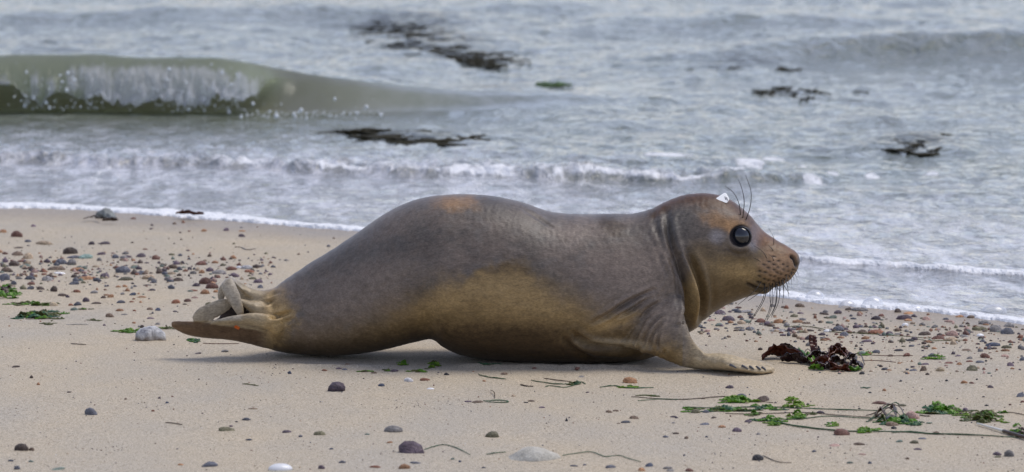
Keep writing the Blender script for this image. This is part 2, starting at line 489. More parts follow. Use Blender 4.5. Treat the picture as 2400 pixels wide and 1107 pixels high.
    m.set(Normal=bb)
    tl = m.new('ShaderNodeBsdfTranslucent', {'Color': m.mix(mask, (.70, .74, .60), (.85, .87, .88)), 'Normal': bb})
    ms_ = m.new('ShaderNodeMixShader', {0: m.math('MULTIPLY', m.attr('thin').outputs['Fac'], .72), 1: m.b.outputs[0], 2: tl.outputs[0]})
    m.l.new(ms_.outputs[0], m.out.inputs['Surface'])
    o = link('sea_water', me, m.m)
    tag(o, kind='structure')
    # spray of droplets thrown up by the breaking lip
    bm = bmesh.new(); bmesh.ops.create_icosphere(bm, subdivisions=1, radius=1)
    bv = np.array([v.co[:] for v in bm.verts]); bf = np.array([[v.index for v in q.verts] for q in bm.faces]); bm.free()
    N = 620
    cx = rng.choice([60, 90, 150, 210, 215, 300, 360, 400, 430, 440, 500, 540, 560], N) + rng.normal(0, 26, N)
    cx[:130] = rng.uniform(560, 900, 130)
    yy = np.interp(cx, px, yf) - .10 + rng.normal(0, .035, N)
    zz = ZW + np.abs(rng.normal(0, .085, N)) + .02
    zz[:130] = ZW + np.abs(rng.normal(0, .02, 130)) + .01; yy[:130] -= rng.uniform(0, .3, 130)
    keep = zz < .26
    cx, yy, zz = cx[keep], yy[keep], zz[keep]; N = len(cx)
    r = rng.gamma(1.6, .0014, N) + .001
    P = np.stack([xat(cx, yy), yy, zz], -1)
    V = P[:, None, :] + bv[None] * r[:, None, None] * np.array([1, 1, 1.25])
    F = (bf[None] + (np.arange(N) * len(bv))[:, None, None]).reshape(-1, 3)
    ms = mesh_np('sea_spray', V.reshape(-1, 3), F)
    mm = M('spray'); mm.set(Base_Color=(.8, .83, .84, 1), Roughness=.3)
    tag(link('sea_spray', ms, mm.m), 'white spray droplets flying off the breaking wave', 'spray', kind='stuff')
build_sea()

# ------------------------------------------------------------------ the seal
def catmull(P, n):
    P = np.asarray(P, float)
    k = len(P); s = np.linspace(0, k - 1, n); i = np.clip(s.astype(int), 0, k - 2); t = (s - i)[:, None]
    Q = np.concatenate([[2 * P[0] - P[1]], P, [2 * P[-1] - P[-2]]])
    p0, p1, p2, p3 = Q[i], Q[i + 1], Q[i + 2], Q[i + 3]
    return .5 * (2 * p1 + (p2 - p0) * t + (2 * p0 - 5 * p1 + 4 * p2 - p3) * t ** 2 + (3 * p1 - p0 - 3 * p2 + p3) * t ** 3)

def loft_rings(R):
    """R: rings x verts x 3 -> closed triangle/quad lists (V, quads, tris)"""
    r, c = R.shape[:2]
    V = R.reshape(-1, 3)
    q = grid_faces(r, c, wrap=True)
    a = len(V); V = np.concatenate([V, [R[0].mean(0)], [R[-1].mean(0)]])
    j = np.arange(c); j2 = (j + 1) % c
    t1 = np.stack([np.full(c, a), j2, j], -1)
    t2 = np.stack([np.full(c, a + 1), (r - 1) * c + j, (r - 1) * c + j2], -1)
    t = np.concatenate([q[:, [0, 1, 2]], q[:, [0, 2, 3]], t1, t2])
    return V, t

def body_shape():
    S = [  # top px,py   bottom px,py   half width   plane y
        (622, 706, 618, 800, .048, .070), (636, 684, 636, 818, .070, .072), (660, 662, 664, 825, .092, .075), (690, 641, 700, 829, .110, .078), (735, 612, 742, 832, .132, .075), (790, 578, 800, 832, .152, .065),
        (850, 537, 868, 824, .168, .05), (910, 497, 930, 811, .178, .03), (960, 474, 985, 797, .183, .015), (1000, 463, 1014, 794, .187, .01), (1040, 458, 1040, 812, .19, .0), (1090, 456, 1085, 832, .195, .0),
        (1150, 460, 1150, 842, .20, .0), (1220, 474, 1220, 847, .20, .0), (1290, 497, 1290, 849, .197, .0), (1360, 503, 1370, 851, .192, .0),
        (1430, 502, 1450, 849, .182, .0), (1485, 501, 1520, 838, .168, .0), (1525, 491, 1575, 812, .152, .0), (1560, 474, 1613, 778, .138, .0),
        (1600, 459, 1655, 743, .124, .0), (1645, 453, 1700, 716, .113, .0), (1690, 459, 1740, 699, .105, .0), (1728, 479, 1770, 690, .095, .0),
        (1758, 506, 1795, 684, .082, .0), (1788, 539, 1818, 675, .067, .0), (1817, 561, 1838, 663, .055, .0), (1843, 576, 1855, 648, .046, .0),
        (1862, 588, 1868, 632, .035, .0), (1872, 598, 1874, 616, .016, .0)]
    S = catmull(np.array(S), 190)
    T = unproj_y(S[:, 0], S[:, 1], S[:, 5]); B = unproj_y(S[:, 2], S[:, 3], S[:, 5])
    C = (T + B) / 2; U = (T - B) / 2
    a = np.linspace(0, 2 * math.pi, 72, endpoint=False)
    ca, sa = np.cos(a), np.sin(a)
    e = 2 / 2.15
    cw = np.sign(ca) * np.abs(ca) ** e; sw = np.sign(sa) * np.abs(sa) ** e
    pear = 1 - .10 * sa
    R = C[:, None] + U[:, None] * sw[None, :, None] + np.array([0, 1.0, 0]) * (S[:, 4][:, None] * (cw * pear)[None, :])[..., None]
    R[..., 2] = np.maximum(R[..., 2], .001)
    return loft_rings(R)

def blade_shape(pts, n=60, m=28, e=1.0):
    """pts: center xyz, major axis vec (any length), half major, minor axis vec, half minor"""
    A = catmull(np.array([list(c) + list(np.array(u) / np.linalg.norm(u)) + [hu] + list(np.array(w) / np.linalg.norm(w)) + [hw] for c, u, hu, w, hw in pts]), n)
    C = A[:, :3]; u = A[:, 3:6]; u /= np.linalg.norm(u, axis=1)[:, None]; hu = np.maximum(A[:, 6], .003)
    w = A[:, 7:10]; w /= np.linalg.norm(w, axis=1)[:, None]; hw = np.maximum(A[:, 10], .003)
    a = np.linspace(0, 2 * math.pi, m, endpoint=False)
    ca = np.sign(np.cos(a)) * np.abs(np.cos(a)) ** e; sa = np.sign(np.sin(a)) * np.abs(np.sin(a)) ** e
    R = C[:, None] + (u * hu[:, None])[:, None] * ca[None, :, None] + (w * hw[:, None])[:, None] * sa[None, :, None]
    return loft_rings(R)

def pl(px, py, y): return tuple(unproj_y(px, py, y))

def arm(sgn, dx=0.0, dy=0.0):
    def q(px, py, y): p = unproj_y(px, py, 0.0) if sgn > 0 else unproj_y(px, py, y); return np.array([p[0] + dx, y, p[2]])
    L = []
    for (px, py, y, u, hu, w, hw) in [
        (1500, 725, -.085, (.75, 0, .66), .100, (0, 1, 0), .062),
        (1518, 752, -.135, (.80, -.05, .60), .094, (0, 1, .1), .048),
        (1543, 780, -.172, (.84, -.10, .52), .072, (0, 1, .15), .036),
        (1574, 806, -.195, (.82, -.20, .50), .050, (.1, .9, .3), .028),
        (1606, 830, -.205, (.66, -.45, .48), .036, (.2, .6, .75), .022),
        (1642, 847, -.212, (.35, -.85, .22), .040, (.2, .1, .95), .018),
        (1690, 0, -.218, (.10, -.97, .06), .070, (.12, 0, 1), .019),
        (1740, 0, -.226, (-.05, -.98, .02), .074, (.08, 0, 1), .015),
        (1785, 0, -.236, (-.2, -.97, .0), .062, (.06, 0, 1), .011),
        (1806, 0, -.246, (-.3, -.94, .0), .030, (.05, 0, 1), .007),
        (1812, 0, -.250, (-.3, -.94, .0), .012, (.05, 0, 1), .005)]:
        if py == 0:
            c = np.array([xat(px, y), y, {1690: .022, 1740: .0155, 1785: .0095, 1806: .007, 1812: .006}[px]])
        else:
            c = unproj_y(px, py, y)
        u = np.array(u, float); w = np.array(w, float)
        if sgn > 0:
            c = np.array([c[0] + dx, -c[1] + dy, c[2]]); u[1] *= -1; w[1] *= -1
        L.append((c, u, hu, w, hw))
    return blade_shape(L, 80, 32)

def tail_shapes():
    out = []
    y = .055
    # A : big lower flipper, seen from its dark underside
    u = (0.0, -.55, .83); w = (0, .83, .55)
    out.append(blade_shape([(pl(690, 775, .07), u, .050, w, .045), (pl(655, 785, .05), u, .041, w, .034), (pl(620, 785, .035), u, .037, w, .022), (pl(575, 778, .03), u, .034, w, .014), (pl(530, 774, .03), u, .029, w, .010),
                            (pl(485, 773, .03), u, .026, w, .010), (pl(445, 770, .03), u, .022, w, .009), (pl(418, 765, .03), u, .015, w, .008), (pl(402, 760, .03), u, .007, w, .006)]))
    # B : upper fold of the near flipper
    u = (0.1, -.75, .5); w = (0, .5, .8)
    out.append(blade_shape([(pl(680, 775, .03), (.5, 0, .8), .040, (0, 1, 0), .030), (pl(655, 768, -.01), (.5, 0, .8), .026, (0, 1, .2), .024), (pl(630, 756, -.02), (.2, -.3, .8), .019, (0, 1, .3), .020), (pl(595, 749, -.025), u, .019, w, .014),
                            (pl(560, 750, -.025), u, .018, w, .011), (pl(525, 754, -.02), u, .014, w, .008), (pl(494, 758, -.015), u, .004, w, .004)]))
    # D : pale leaf lying over
    u = (-.35, -.35, .86); w = (.1, .9, .35)
    out.append(blade_shape([(pl(546, 708, .03), u, .008, w, .006), (pl(528, 714, .02), u, .018, w, .007), (pl(505, 725, .015), u, .021, w, .007), (pl(482, 735, .01), u, .021, w, .006), (pl(462, 744, .01), u, .016, w, .005), (pl(452, 750, .01), u, .006, w, .004)]))
    # C : flipper standing up and folded over
    u = (.95, 0, .25); w = (0, 1, 0)
    out.append(blade_shape([(pl(536, 652, .03), u, .009, w, .012), (pl(533, 663, .02), u, .016, w, .013), (pl(538, 678, .008), u, .018, w, .012), (pl(547, 697, .0), u, .017, w, .011), (pl(555, 714, -.005), u, .014, w, .010), (pl(561, 728, -.005), u, .011, w, .008), (pl(565, 739, -.003), u, .008, w, .006)]))
    out.append(blade_shape([(pl(522, 665, .04), u, .006, w, .006), (pl(520, 682, .04), u, .012, w, .006), (pl(519, 698, .04), u, .009, w, .005), (pl(518, 709, .04), u, .005, w, .004)]))
    out.append(blade_shape([(pl(548, 668, .045), (.3, 0, .95), .012, w, .010), (pl(560, 682, .048), (.3, 0, .95), .022, w, .010), (pl(580, 700, .052), (.1, 0, 1), .026, w, .014), (pl(610, 714, .06), (0, 0, 1), .030, w, .03), (pl(650, 722, .07), (0, 0, 1), .045, w, .05)]))
    # stems
    out.append(blade_shape([(pl(538, 653, .035), (0, 0, 1), .006, w, .012), (pl(552, 661, .045), (-.5, 0, .86), .017, w, .016), (pl(570, 678, .05), (-.6, 0, .8), .021, w, .018), (pl(590, 692, .055), (-.3, 0, .95), .019, w, .022), (pl(615, 700, .06), (0, 0, 1), .020, w, .03), (pl(650, 708, .07), (0, 0, 1), .035, w, .05)]))
    out.append(blade_shape([(pl(560, 706, .02), (-.6, 0, .8), .009, w, .010), (pl(578, 716, .02), (-.5, 0, .86), .018, w, .016), (pl(605, 728, .025), (-.3, 0, .95), .023, w, .026), (pl(640, 738, .04), (0, 0, 1), .032, w, .045), (pl(680, 745, .07), (0, 0, 1), .05, w, .05)]))
    out.append(blade_shape([(pl(575, 728, .062), (0, 0, 1), .026, w, .012), (pl(550, 730, .060), (0, 0, 1), .024, w, .009), (pl(528, 738, .058), (0, 0, 1), .014, w, .007), (pl(515, 744, .055), (0, 0, 1), .006, w, .005)]))  # not a stem: filler blade added to stand dark in the gap
    # filler blade added behind the flippers, closes the dark gap
    out.append(blade_shape([(pl(640, 760, .06), (0, 0, 1), .04, w, .03), (pl(600, 755, .06), (0, 0, 1), .026, w, .02), (pl(560, 750, .055), (.2, 0, 1), .020, w, .010), (pl(525, 752, .05), (.2, 0, 1), .014, w, .006), (pl(500, 756, .05), (.2, 0, 1), .006, w, .004)]))
    return out

def seg_dist(px, py, poly):
    best = np.full(px.shape, 1e9); sgn = np.zeros(px.shape); par = np.zeros(px.shape)
    poly = np.array(poly, float)
    if len(poly) > 2: poly = catmull(poly, len(poly) * 5)
    L = len(poly) - 1
    for i in range(L):
        a, b = poly[i], poly[i + 1]
        d = b - a; l2 = (d ** 2).sum() + 1e-9
        t = ((px - a[0]) * d[0] + (py - a[1]) * d[1]) / l2
        tc = np.clip(t, 0, 1)
        dx = px - (a[0] + d[0] * tc); dy = py - (a[1] + d[1] * tc)
        dd = np.hypot(dx, dy)
        m = dd < best
        best = np.where(m, dd, best)
        sgn = np.where(m, np.sign(d[0] * (py - a[1]) - d[1] * (px - a[0])), sgn)
        par = np.where(m, (i + tc) / L, par)
    return best, sgn, par

SPOTS = []
def make_seal():
    parts = [body_shape(), arm(-1), arm(1, dx=-.24, dy=-.03)] + tail_shapes()
    V = []; F = []; o = 0
    for v, f in parts:
        V.append(v); F.append(f + o); o += len(v)
    me = mesh_np('seal_raw', np.concatenate(V), np.concatenate(F))
    ob = link('seal_raw', me)
    # outward normals for every piece
    bm = bmesh.new(); bm.from_mesh(me); bmesh.ops.recalc_face_normals(bm, faces=bm.faces); bm.to_mesh(me); bm.free()
    r = ob.modifiers.new('r', 'REMESH'); r.mode = 'VOXEL'; r.voxel_size = .0027
    s = ob.modifiers.new('s', 'SMOOTH'); s.factor = .5; s.iterations = 8
    dg = bpy.context.evaluated_depsgraph_get()
    me2 = bpy.data.meshes.new_from_object(ob.evaluated_get(dg))
    bpy.data.objects.remove(ob)
    n = len(me2.vertices)
    co = np.empty(n * 3, np.float32); me2.vertices.foreach_get('co', co); co = co.reshape(-1, 3).astype(float)
    no = np.empty(n * 3, np.float32); me2.vertices.foreach_get('normal', no); no = no.reshape(-1, 3).astype(float)
    px, py = proj(co)
    near = sst(.15, -.25, no[:, 1])                         # facing the viewer's side
    side = near
    D = np.zeros(n)
    def crease(poly, w, d, ridge=0.5, fade=True, mask=None):
        nonlocal D
        dist, sg, t = seg_dist(px, py, poly)
        fd = np.sin(np.clip(t, 0.02, .98) * math.pi) ** .5 if fade else 1
        c = -d * np.exp(-(dist / w) ** 2) + ridge * d * np.exp(-((dist - 2.1 * w) / (1.1 * w)) ** 2)
        D += c * fd * (side if mask is None else mask)
        return dist, sg, t
    def bulge(cx, cy, rx, ry, h):
        nonlocal D
        D += h * np.exp(-((px - cx) / rx) ** 2 - ((py - cy) / ry) ** 2) * side
    # neck folds
    armm = side * sst(.0, 1, 1) * np.where((co[:, 1] < -.165) & (py > 760), 0, 1)
    crease([(1562, 500), (1568, 555), (1590, 620), (1610, 680), (1613, 730), (1604, 775)], 8, .018, .35, mask=armm)
    crease([(1535, 515), (1552, 570), (1578, 630), (1594, 690), (1594, 745)], 8, .007, .3, mask=armm)
    crease([(1518, 540), (1540, 590), (1565, 645), (1578, 700)], 6, .002, .3, mask=armm)
    crease([(1610, 590), (1630, 640), (1642, 690), (1636, 745)], 8, .015, .5, mask=armm)
    crease([(1588, 600), (1606, 660), (1613, 715), (1602, 772)], 6, .012, .5, mask=armm)
    crease([(1570, 600), (1586, 650), (1590, 700)], 6, .006, .5, mask=armm)
    crease([(1660, 640), (1668, 690), (1660, 725)], 8, .003, .4, mask=armm)
    bulge(1627, 700, 12, 55, .009)
    # shoulder wrinkles
    for P, w, d in [([(1532, 680), (1500, 695), (1465, 712), (1425, 738), (1390, 757)], 3.5, .006), ([(1522, 696), (1500, 712), (1478, 728), (1450, 742)], 3, .0045),
                    ([(1543, 710), (1520, 725), (1503, 745)], 3, .005), ([(1552, 738), (1530, 758), (1515, 785), (1507, 815)], 3.5, .006),
                    ([(1555, 755), (1538, 772), (1525, 795), (1520, 815)], 3, .005), ([(1548, 775), (1541, 795), (1542, 815)], 2.6, .004),
                    ([(1498, 800), (1496, 812), (1500, 822)], 2.6, .003), ([(1556, 820), (1557, 832)], 2.4, .003), ([(1508, 760), (1490, 790), (1480, 812)], 3, .003),
                    ([(1345, 783), (1365, 800), (1395, 810), (1440, 816), (1490, 819)], 5, .010), ([(1320, 790), (1345, 815), (1380, 835)], 5, .004), ([(1560, 545), (1545, 600), (1560, 640)], 4, .001),
                    ([(635, 745), (655, 741), (680, 730)], 3.2, .006), ([(640, 705), (622, 712), (605, 715)], 3, .004), ([(668, 756), (690, 748)], 3, .002), ([(625, 700), (640, 690), (655, 687)], 2.5, .002),
                    ([(1225, 490), (1255, 508), (1285, 528), (1300, 537)], 2.5, .0015)]:
        crease(P, w * 1.35, d * 1.45, .5)
    # head : brow, cheek, muzzle, mouth, nostril, eye socket
    bulge(1725, 512, 34, 16, .004); bulge(1822, 640, 34, 26, .007); bulge(1690, 640, 45, 40, .004)
    bulge(1785, 575, 26, 34, -.007); bulge(1736, 598, 30, 9, .0010)
    crease([(1700, 575), (1718, 592), (1742, 596), (1765, 584)], 4, .0020, .05)
    crease([(1752, 665), (1775, 675), (1800, 677), (1830, 672), (1850, 660)], 3.5, .011, .4)
    d, _, _ = seg_dist(px, py, [(1856, 602), (1862, 608), (1866, 622)])
    D -= .008 * np.exp(-(d / 4.0) ** 2) * side
    d = np.hypot(px - 1736, py - 554)
    D -= .011 * sst(30, 14, d) * side
    D += .0007 * np.exp(-((d - 32) / 6) ** 2) * side
    # whisker pits on the muzzle, in rows
    rr = np.random.default_rng(3)
    for k, (x0, y0, x1, y1, m_) in enumerate([(1812, 604, 1858, 628, 5), (1802, 614, 1854, 637, 6), (1790, 621, 1848, 645, 7), (1784, 634, 1842, 653, 7), (1780, 648, 1832, 660, 6), (1778, 660, 1818, 667, 4)]):
        for j in range(m_):
            t = j / (m_ - 1)
            sx = x0 + (x1 - x0) * t + rr.normal(0, 1.2); sy = y0 + (y1 - y0) * t + 4 * math.sin(t * 3.1) + rr.normal(0, 1)
            SPOTS.append((sx, sy, 1.0 - .35 * t))
    pit = np.zeros(n)
    for sx, sy, q in SPOTS:
        e = ((px - sx) / (4.6 * q)) ** 2 + ((py - sy - .12 * (px - sx)) / (2.3 * q)) ** 2
        pit = np.maximum(pit, np.exp(-e))
    D -= .0018 * pit * side
    # digits of the fore flipper and hind flippers
    fl = sst(1600, 1660, px) * (co[:, 1] < -.12)
    tt = (co[:, 1] + .235)
    D += fl * (np.abs(np.sin((tt + .12 * (co[:, 0] - .45)) / .026 * math.pi)) - .6) * .0032 * (no[:, 2] > 0)
    # skin micro relief
    D += .0016 * fbm(px / 26, py / 26, 4, 201) + .0009 * fbm(px / 7., py / 12., 2, 202)
    wr = sst(1500, 1530, px) * sst(1640, 1600, px) * sst(470, 500, py)
    D += wr * .00035 * np.sin((px * .9 + py * .42) / 2.1 + 3 * fbm(px / 30, py / 30, 2, 203))
    wr = np.exp(-((px - 1500) / 50) ** 2 - ((py - 795) / 28) ** 2)
    D += wr * .0014 * np.sin((px * .9 + py * .35) / 3.0 + 4 * fbm(px / 25, py / 25, 2, 204)) * side
    co2 = co + no * D[:, None]
    co2[:, 2] = np.maximum(co2[:, 2], .0005)
    me2.vertices.foreach_set('co', co2.astype(np.float32).ravel())
    # -------- coat colour: pigment plus painted belly and gap shade
    def c3(*a): return np.array(a)
    grey = c3(.112, .094, .079); lilac = c3(.186, .148, .120); blue = c3(.105, .098, .090)
    brown = c3(.200, .136, .060); tan = c3(.41, .285, .13); dark = c3(.052, .033, .017); rust = c3(.092, .043, .018)
    gold = c3(.43, .25, .115); cream = c3(.46, .37, .235); pale = c3(.36, .315, .245)
    n1 = fbm(px / 90., py / 60., 4, 211); n2 = fbm(px / 22., py / 16., 3, 212); n3 = fbm(px / 5., py / 5., 2, 213)
    C = np.repeat(grey[None], n, 0)
    def lay(col, w):
        nonlocal C
        w = np.clip(w, 0, 1)[:, None]
        C = C * (1 - w) + col * w
    def ell(cx, cy, rx, ry, soft=.5, nz=.5, ang=0):
        a = math.radians(ang); dx, dy = px - cx, py - cy
        u = (dx * math.cos(a) + dy * math.sin(a)) / rx; v = (-dx * math.sin(a) + dy * math.cos(a)) / ry
        return sst(1 + soft, 1 - soft, np.sqrt(u * u + v * v) + nz * n2 + .35 * n3)
    lay(lilac, .55 + 2.0 * n1)
    lay(blue, (n2 * 1.6 + .15 - n1) * .6)
    lay(lilac * 1.12, ell(1470, 640, 110, 60, .6))
    lay(lilac * 1.1, ell(880, 660, 160, 45, .7, ang=-15) * .7)
    lay(lilac * 1.25, ell(1330, 575, 50, 40, .8) * .45)
    lay(grey * .72, ell(800, 590, 90, 22, .7, ang=-33) * .7)
    lay(grey * .75, ell(1180, 490, 120, 26, .8, ang=10) * .5)
    lay(dark * 1.3, ell(1432, 528, 32, 20, .7, 1.2, 40) * .75)
    lay(gold * .8, ell(1068, 476, 42, 17, .8, 1.0) * .75)
    # belly patch
    bx = np.array([560, 640, 680, 740, 800, 860, 920, 970, 1000, 1035, 1070, 1100, 1130, 1185, 1230, 1265, 1300, 1350, 1400, 1450, 1500, 1560])
    by = np.array([690, 760, 800, 800, 790, 765, 730, 712, 690, 668, 662, 650, 628, 616, 625, 655, 680, 700, 738, 752, 760, 760.])
    edge = np.interp(px, bx, by) + 26 * n2 + 8 * n3
    wsoft = np.interp(px, [600, 1050, 1100, 1220, 1300, 1500], [76, 50, 20, 20, 66, 56])
    wb = sst(-wsoft, wsoft, py - edge) * (px < 1600)
    lay(brown, wb)
    lay(dark * 1.25, np.exp(-((py - edge - 8) / 9) ** 2) * sst(1085, 1120, px) * sst(1260, 1230, px) * .55)
    lay(tan, ell(1210, 695, 160, 46, .9, .8, 12) * .6 * wb)
    lay(tan * .9, ell(1040, 700, 90, 26, .8, .8, -20) * .6 * wb)
    lay(tan * .85, ell(1330, 790, 60, 26, .8) * .5 * wb)
    lay(dark * 1.2, ell(1180, 808, 300, 50, .6, .5) * .9 * wb)  # brown pigment deepened by shade painted on the lower belly
    lay(dark, sst(-40, 8, py - np.interp(px, [600, 760, 900, 1000, 1060, 1500], [812, 820, 812, 800, 830, 842])) * .75 * (px < 1500) * (px > 640))  # underside shade painted into the coat along the lower outline
    # ankles and hind flippers
    lay(tan * .95, ell(640, 735, 48, 60, .45, .5))
    lay(lilac, ell(690, 690, 45, 25, .7) * .5)
    hp = sst(640, 600, px)
    lay(cream * .85, hp * .9)
    lay(pale * 1.05, hp * sst(575, 560, px) * (py < 752) * .9)
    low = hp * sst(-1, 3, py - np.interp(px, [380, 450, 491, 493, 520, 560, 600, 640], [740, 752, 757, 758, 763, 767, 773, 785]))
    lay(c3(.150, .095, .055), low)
    lay(c3(.045, .030, .022), sst(.030, .036, co[:, 1]) * (px > 505) * (px < 584) * (py > 705) * (py < 748))  # shade of the gap between the hind flippers, painted dark
    # head and neck
    lay(rust, sst(34, 4, py - np.interp(px, [1490, 1520, 1560, 1600, 1640, 1700, 1760, 1800, 1870], [500, 497, 478, 464, 462, 478, 512, 556, 600]) + 16 * n2) * sst(1505, 1545, px) * .95)
    lay(blue * .9, ell(1595, 525, 36, 42, .6, .6) * .75)
    lay(dark * 1.5, ell(1528, 500, 9, 12, .5) * .7)
    lay(grey * .8, ell(1625, 580, 50, 60, .7, .5) * .6)
    lay(brown * .75, sst(545, 615, py + 22 * n1 * 2) * sst(1600, 1630, px) * .88)
    lay(tan, ell(1622, 700, 14, 60, .6, .4) * .75)
    lay(tan * .85, ell(1735, 632, 60, 22, .7, .6, 8) * .75)
    lay(brown * .6, sst(0, 26, py - np.interp(px, [1640, 1700, 1750, 1800, 1850], [735, 690, 672, 668, 650])) * sst(1630, 1660, px) * .7)
    lay(gold * .85, ell(1695, 520, 40, 17, .9, 1.1, 18) * .75)
    lay(gold, ell(1722, 532, 26, 12, .6, .6, -5) * .7)
    lay(c3(.27, .25, .25), ell(1680, 555, 17, 16, .6, .4) * .75)
    lay(c3(.20, .20, .235), ell(1768, 560, 17, 26, .6, .3) * .7)
    lay(rust * 1.9, ell(1795, 560, 32, 22, .6, .7, 40) * .65)
    lay(c3(.30, .185, .105), ell(1825, 625, 44, 42, .4, .4) * .85)
    lay(rust * 1.9, ell(1848, 590, 26, 14, .6, .6, 35) * .7)
    lay(dark * .9, ell(1740, 594, 36, 11, .6, .3, 6) * .75)
    lay(brown * .75, ell(1725, 606, 46, 12, .7, .4) * .5)
    lay(c3(.018, .013, .010), pit * near * 1.15)
    d, _, _ = seg_dist(px, py, [(1752, 665), (1775, 675), (1800, 677), (1830, 672), (1850, 660)])
    lay(c3(.02, .013, .01), np.exp(-(d / 3.5) ** 2) * .9)
    d, _, _ = seg_dist(px, py, [(1855, 601), (1861, 607), (1866, 624)])
    lay(c3(.012, .009, .009), np.exp(-(d / 4.2) ** 2) * 1.1)
    lay(c3(.05, .035, .03), sst(1866, 1873, px) * sst(598, 606, py) * sst(632, 624, py) * .8)
    d = np.hypot(px - 1736, py - 554)
    lay(c3(.02, .017, .02), sst(29, 25, d))
    # shoulder and fore flipper
    lay(lilac * 1.15, ell(1545, 745, 45, 60, .6, .5) * .7 * (py > 660))
    lay(tan * 1.05, ell(1440, 755, 55, 14, .7, .8, -18) * .7)
    lay(cream * .9, ell(1440, 806, 70, 12, .6, .7, 4) * .7)
    armsk = (co[:, 1] < -.15) & (px > 1480)
    ax = sst(1570, 1660, px) * armsk * (py > 760)
    lay(cream, ax * .95)
    lay(cream * 1.25, ax * sst(.9, 1.5, np.sin(px / 30.) + 1 + n2 * 2) * .3)
    lay(grey * 1.3, ell(1590, 775, 22, 34, .7, .4, -25) * .7)
    C = C * (1 + .22 * n3[:, None] + .16 * n2[:, None])
    far = sst(.3, .6, no[:, 1])[:, None]
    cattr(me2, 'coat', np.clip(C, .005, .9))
    me2.name = 'seal_body'
    for p in me2.polygons: p.use_smooth = True
    m = M('seal_coat')
    col = m.attr('coat').outputs['Color']
    fur = m.noise(m.coords((.45, 1, 1.15)), 330, 3, .7)
    mott = m.noise(m.coords(), 48, 4, .65)
    col = m.mix(1, col, m.ramp(fur, [(.3, (.72, .72, .72)), (.7, (1.26, 1.26, 1.26))]), 'MULTIPLY')
    col = m.mix(1, col, m.ramp(mott, [(.3, (.86, .85, .84)), (.7, (1.12, 1.12, 1.12))]), 'MULTIPLY')
    clump = m.noise(m.coords((.35, 1, 1.0)), 95, 4, .7, .6)
    col = m.mix(1, col, m.ramp(clump, [(.32, (.80, .79, .78)), (.5, (1.0, 1.0, 1.0)), (.68, (1.18, 1.17, 1.16))]), 'MULTIPLY')
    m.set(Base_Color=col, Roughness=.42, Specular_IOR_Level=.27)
    m.b.inputs['Sheen Weight'].default_value = .03
    m.b.inputs['Sheen Roughness'].default_value = .4
    b = m.bump(m.noise(m.coords(), 60, 4, .6), .35, .003)
    m.set(Normal=m.bump(fur, .35, .001, b))
    me2.materials.clear(); me2.materials.append(m.m)
    root = empty('seal', (0.0, 0.0, 0.0))
    tag(root, 'young grey and brown seal lying on the sand with its head raised', 'seal')
    body = link('body', me2, None, root)
    # surface lookup
    tree = BVHTree.FromPolygons([Vector(v) for v in co2], [tuple(p.vertices) for p in me2.polygons])
    def hit(px_, py_):
        a = (553.5 - py_) / FPX
        d = FW + UP * a + np.array([(px_ - 1200) / FPX, 0, 0])
        h = tree.ray_cast(Vector(CAM), Vector(d).normalized())
        if h[0] is None: return None
        return np.array(h[0]), np.array(h[1])
    # eyes
    me_ = M('eye_glass'); me_.set(Base_Color=(.008, .010, .016, 1), Roughness=.04, Specular_IOR_Level=.85)
    pass
    rim = M('eye_rim'); rim.set(Base_Color=(.012, .013, .018, 1), Roughness=.25)
    bm = bmesh.new(); bmesh.ops.create_uvsphere(bm, u_segments=40, v_segments=24, radius=.0255)
    eye = bpy.data.meshes.new('eye'); bm.to_mesh(eye); bm.free(); eye.polygons.foreach_set('use_smooth', [True] * len(eye.polygons))
    h = hit(1736, 554)
    ey = h[0][1]
    q = unproj_y(1736, 554, ey + .008)
    for sg in (1, -1):
        e = link('eye', eye, me_.m, root); e.location = (q[0], sg * q[1], q[2])
        bm = bmesh.new()
        mj, mn, R0, r0 = 36, 10, .0232, .0020
        vs = [[bm.verts.new(((R0 + r0 * math.cos(b_)) * math.cos(a_), r0 * math.sin(b_), (R0 + r0 * math.cos(b_)) * math.sin(a_))) for b_ in [2 * math.pi * j / mn for j in range(mn)]] for a_ in [2 * math.pi * i / mj for i in range(mj)]]
        for i in range(mj):
            for j in range(mn):
                bm.faces.new((vs[i][j], vs[(i + 1) % mj][j], vs[(i + 1) % mj][(j + 1) % mn], vs[i][(j + 1) % mn])).smooth = True
        lm = bpy.data.meshes.new('eyelid'); bm.to_mesh(lm); bm.free()
        l = link('eyelid', lm, rim.m, root); l.location = (q[0], sg * (q[1] - .0120), q[2]); l.rotation_euler = (0, 0, sg * -.12)
    # whiskers
    wm = M('whisker'); wm.set(Base_Color=(.012, .010, .010, 1), Roughness=.35)
    def tube(pts, r0, r1, n=14, sides=5, name='whisker', mat=None, parent=root):
        P = catmull(pts, n)
        T = np.gradient(P, axis=0); T /= np.linalg.norm(T, axis=1)[:, None] + 1e-9
        a = np.cross(T, [0, 1, 0.13]); a /= np.linalg.norm(a, axis=1)[:, None] + 1e-9; b_ = np.cross(T, a)
        rad = np.linspace(r0, r1, n)
        th = np.arange(sides) / sides * 2 * math.pi
        R = P[:, None] + rad[:, None, None] * (a[:, None] * np.cos(th)[None, :, None] + b_[:, None] * np.sin(th)[None, :, None])
        v, f = loft_rings(R)
        return link(name, mesh_np(name, v, f), mat, parent)
    def z5(*P): return [(1640 + a / 5.03, 560 + b_ / 5.03) for a, b_ in P]
    def z4(*P): return [(1640 + a / 5.535, 400 + b_ / 5.535) for a, b_ in P]
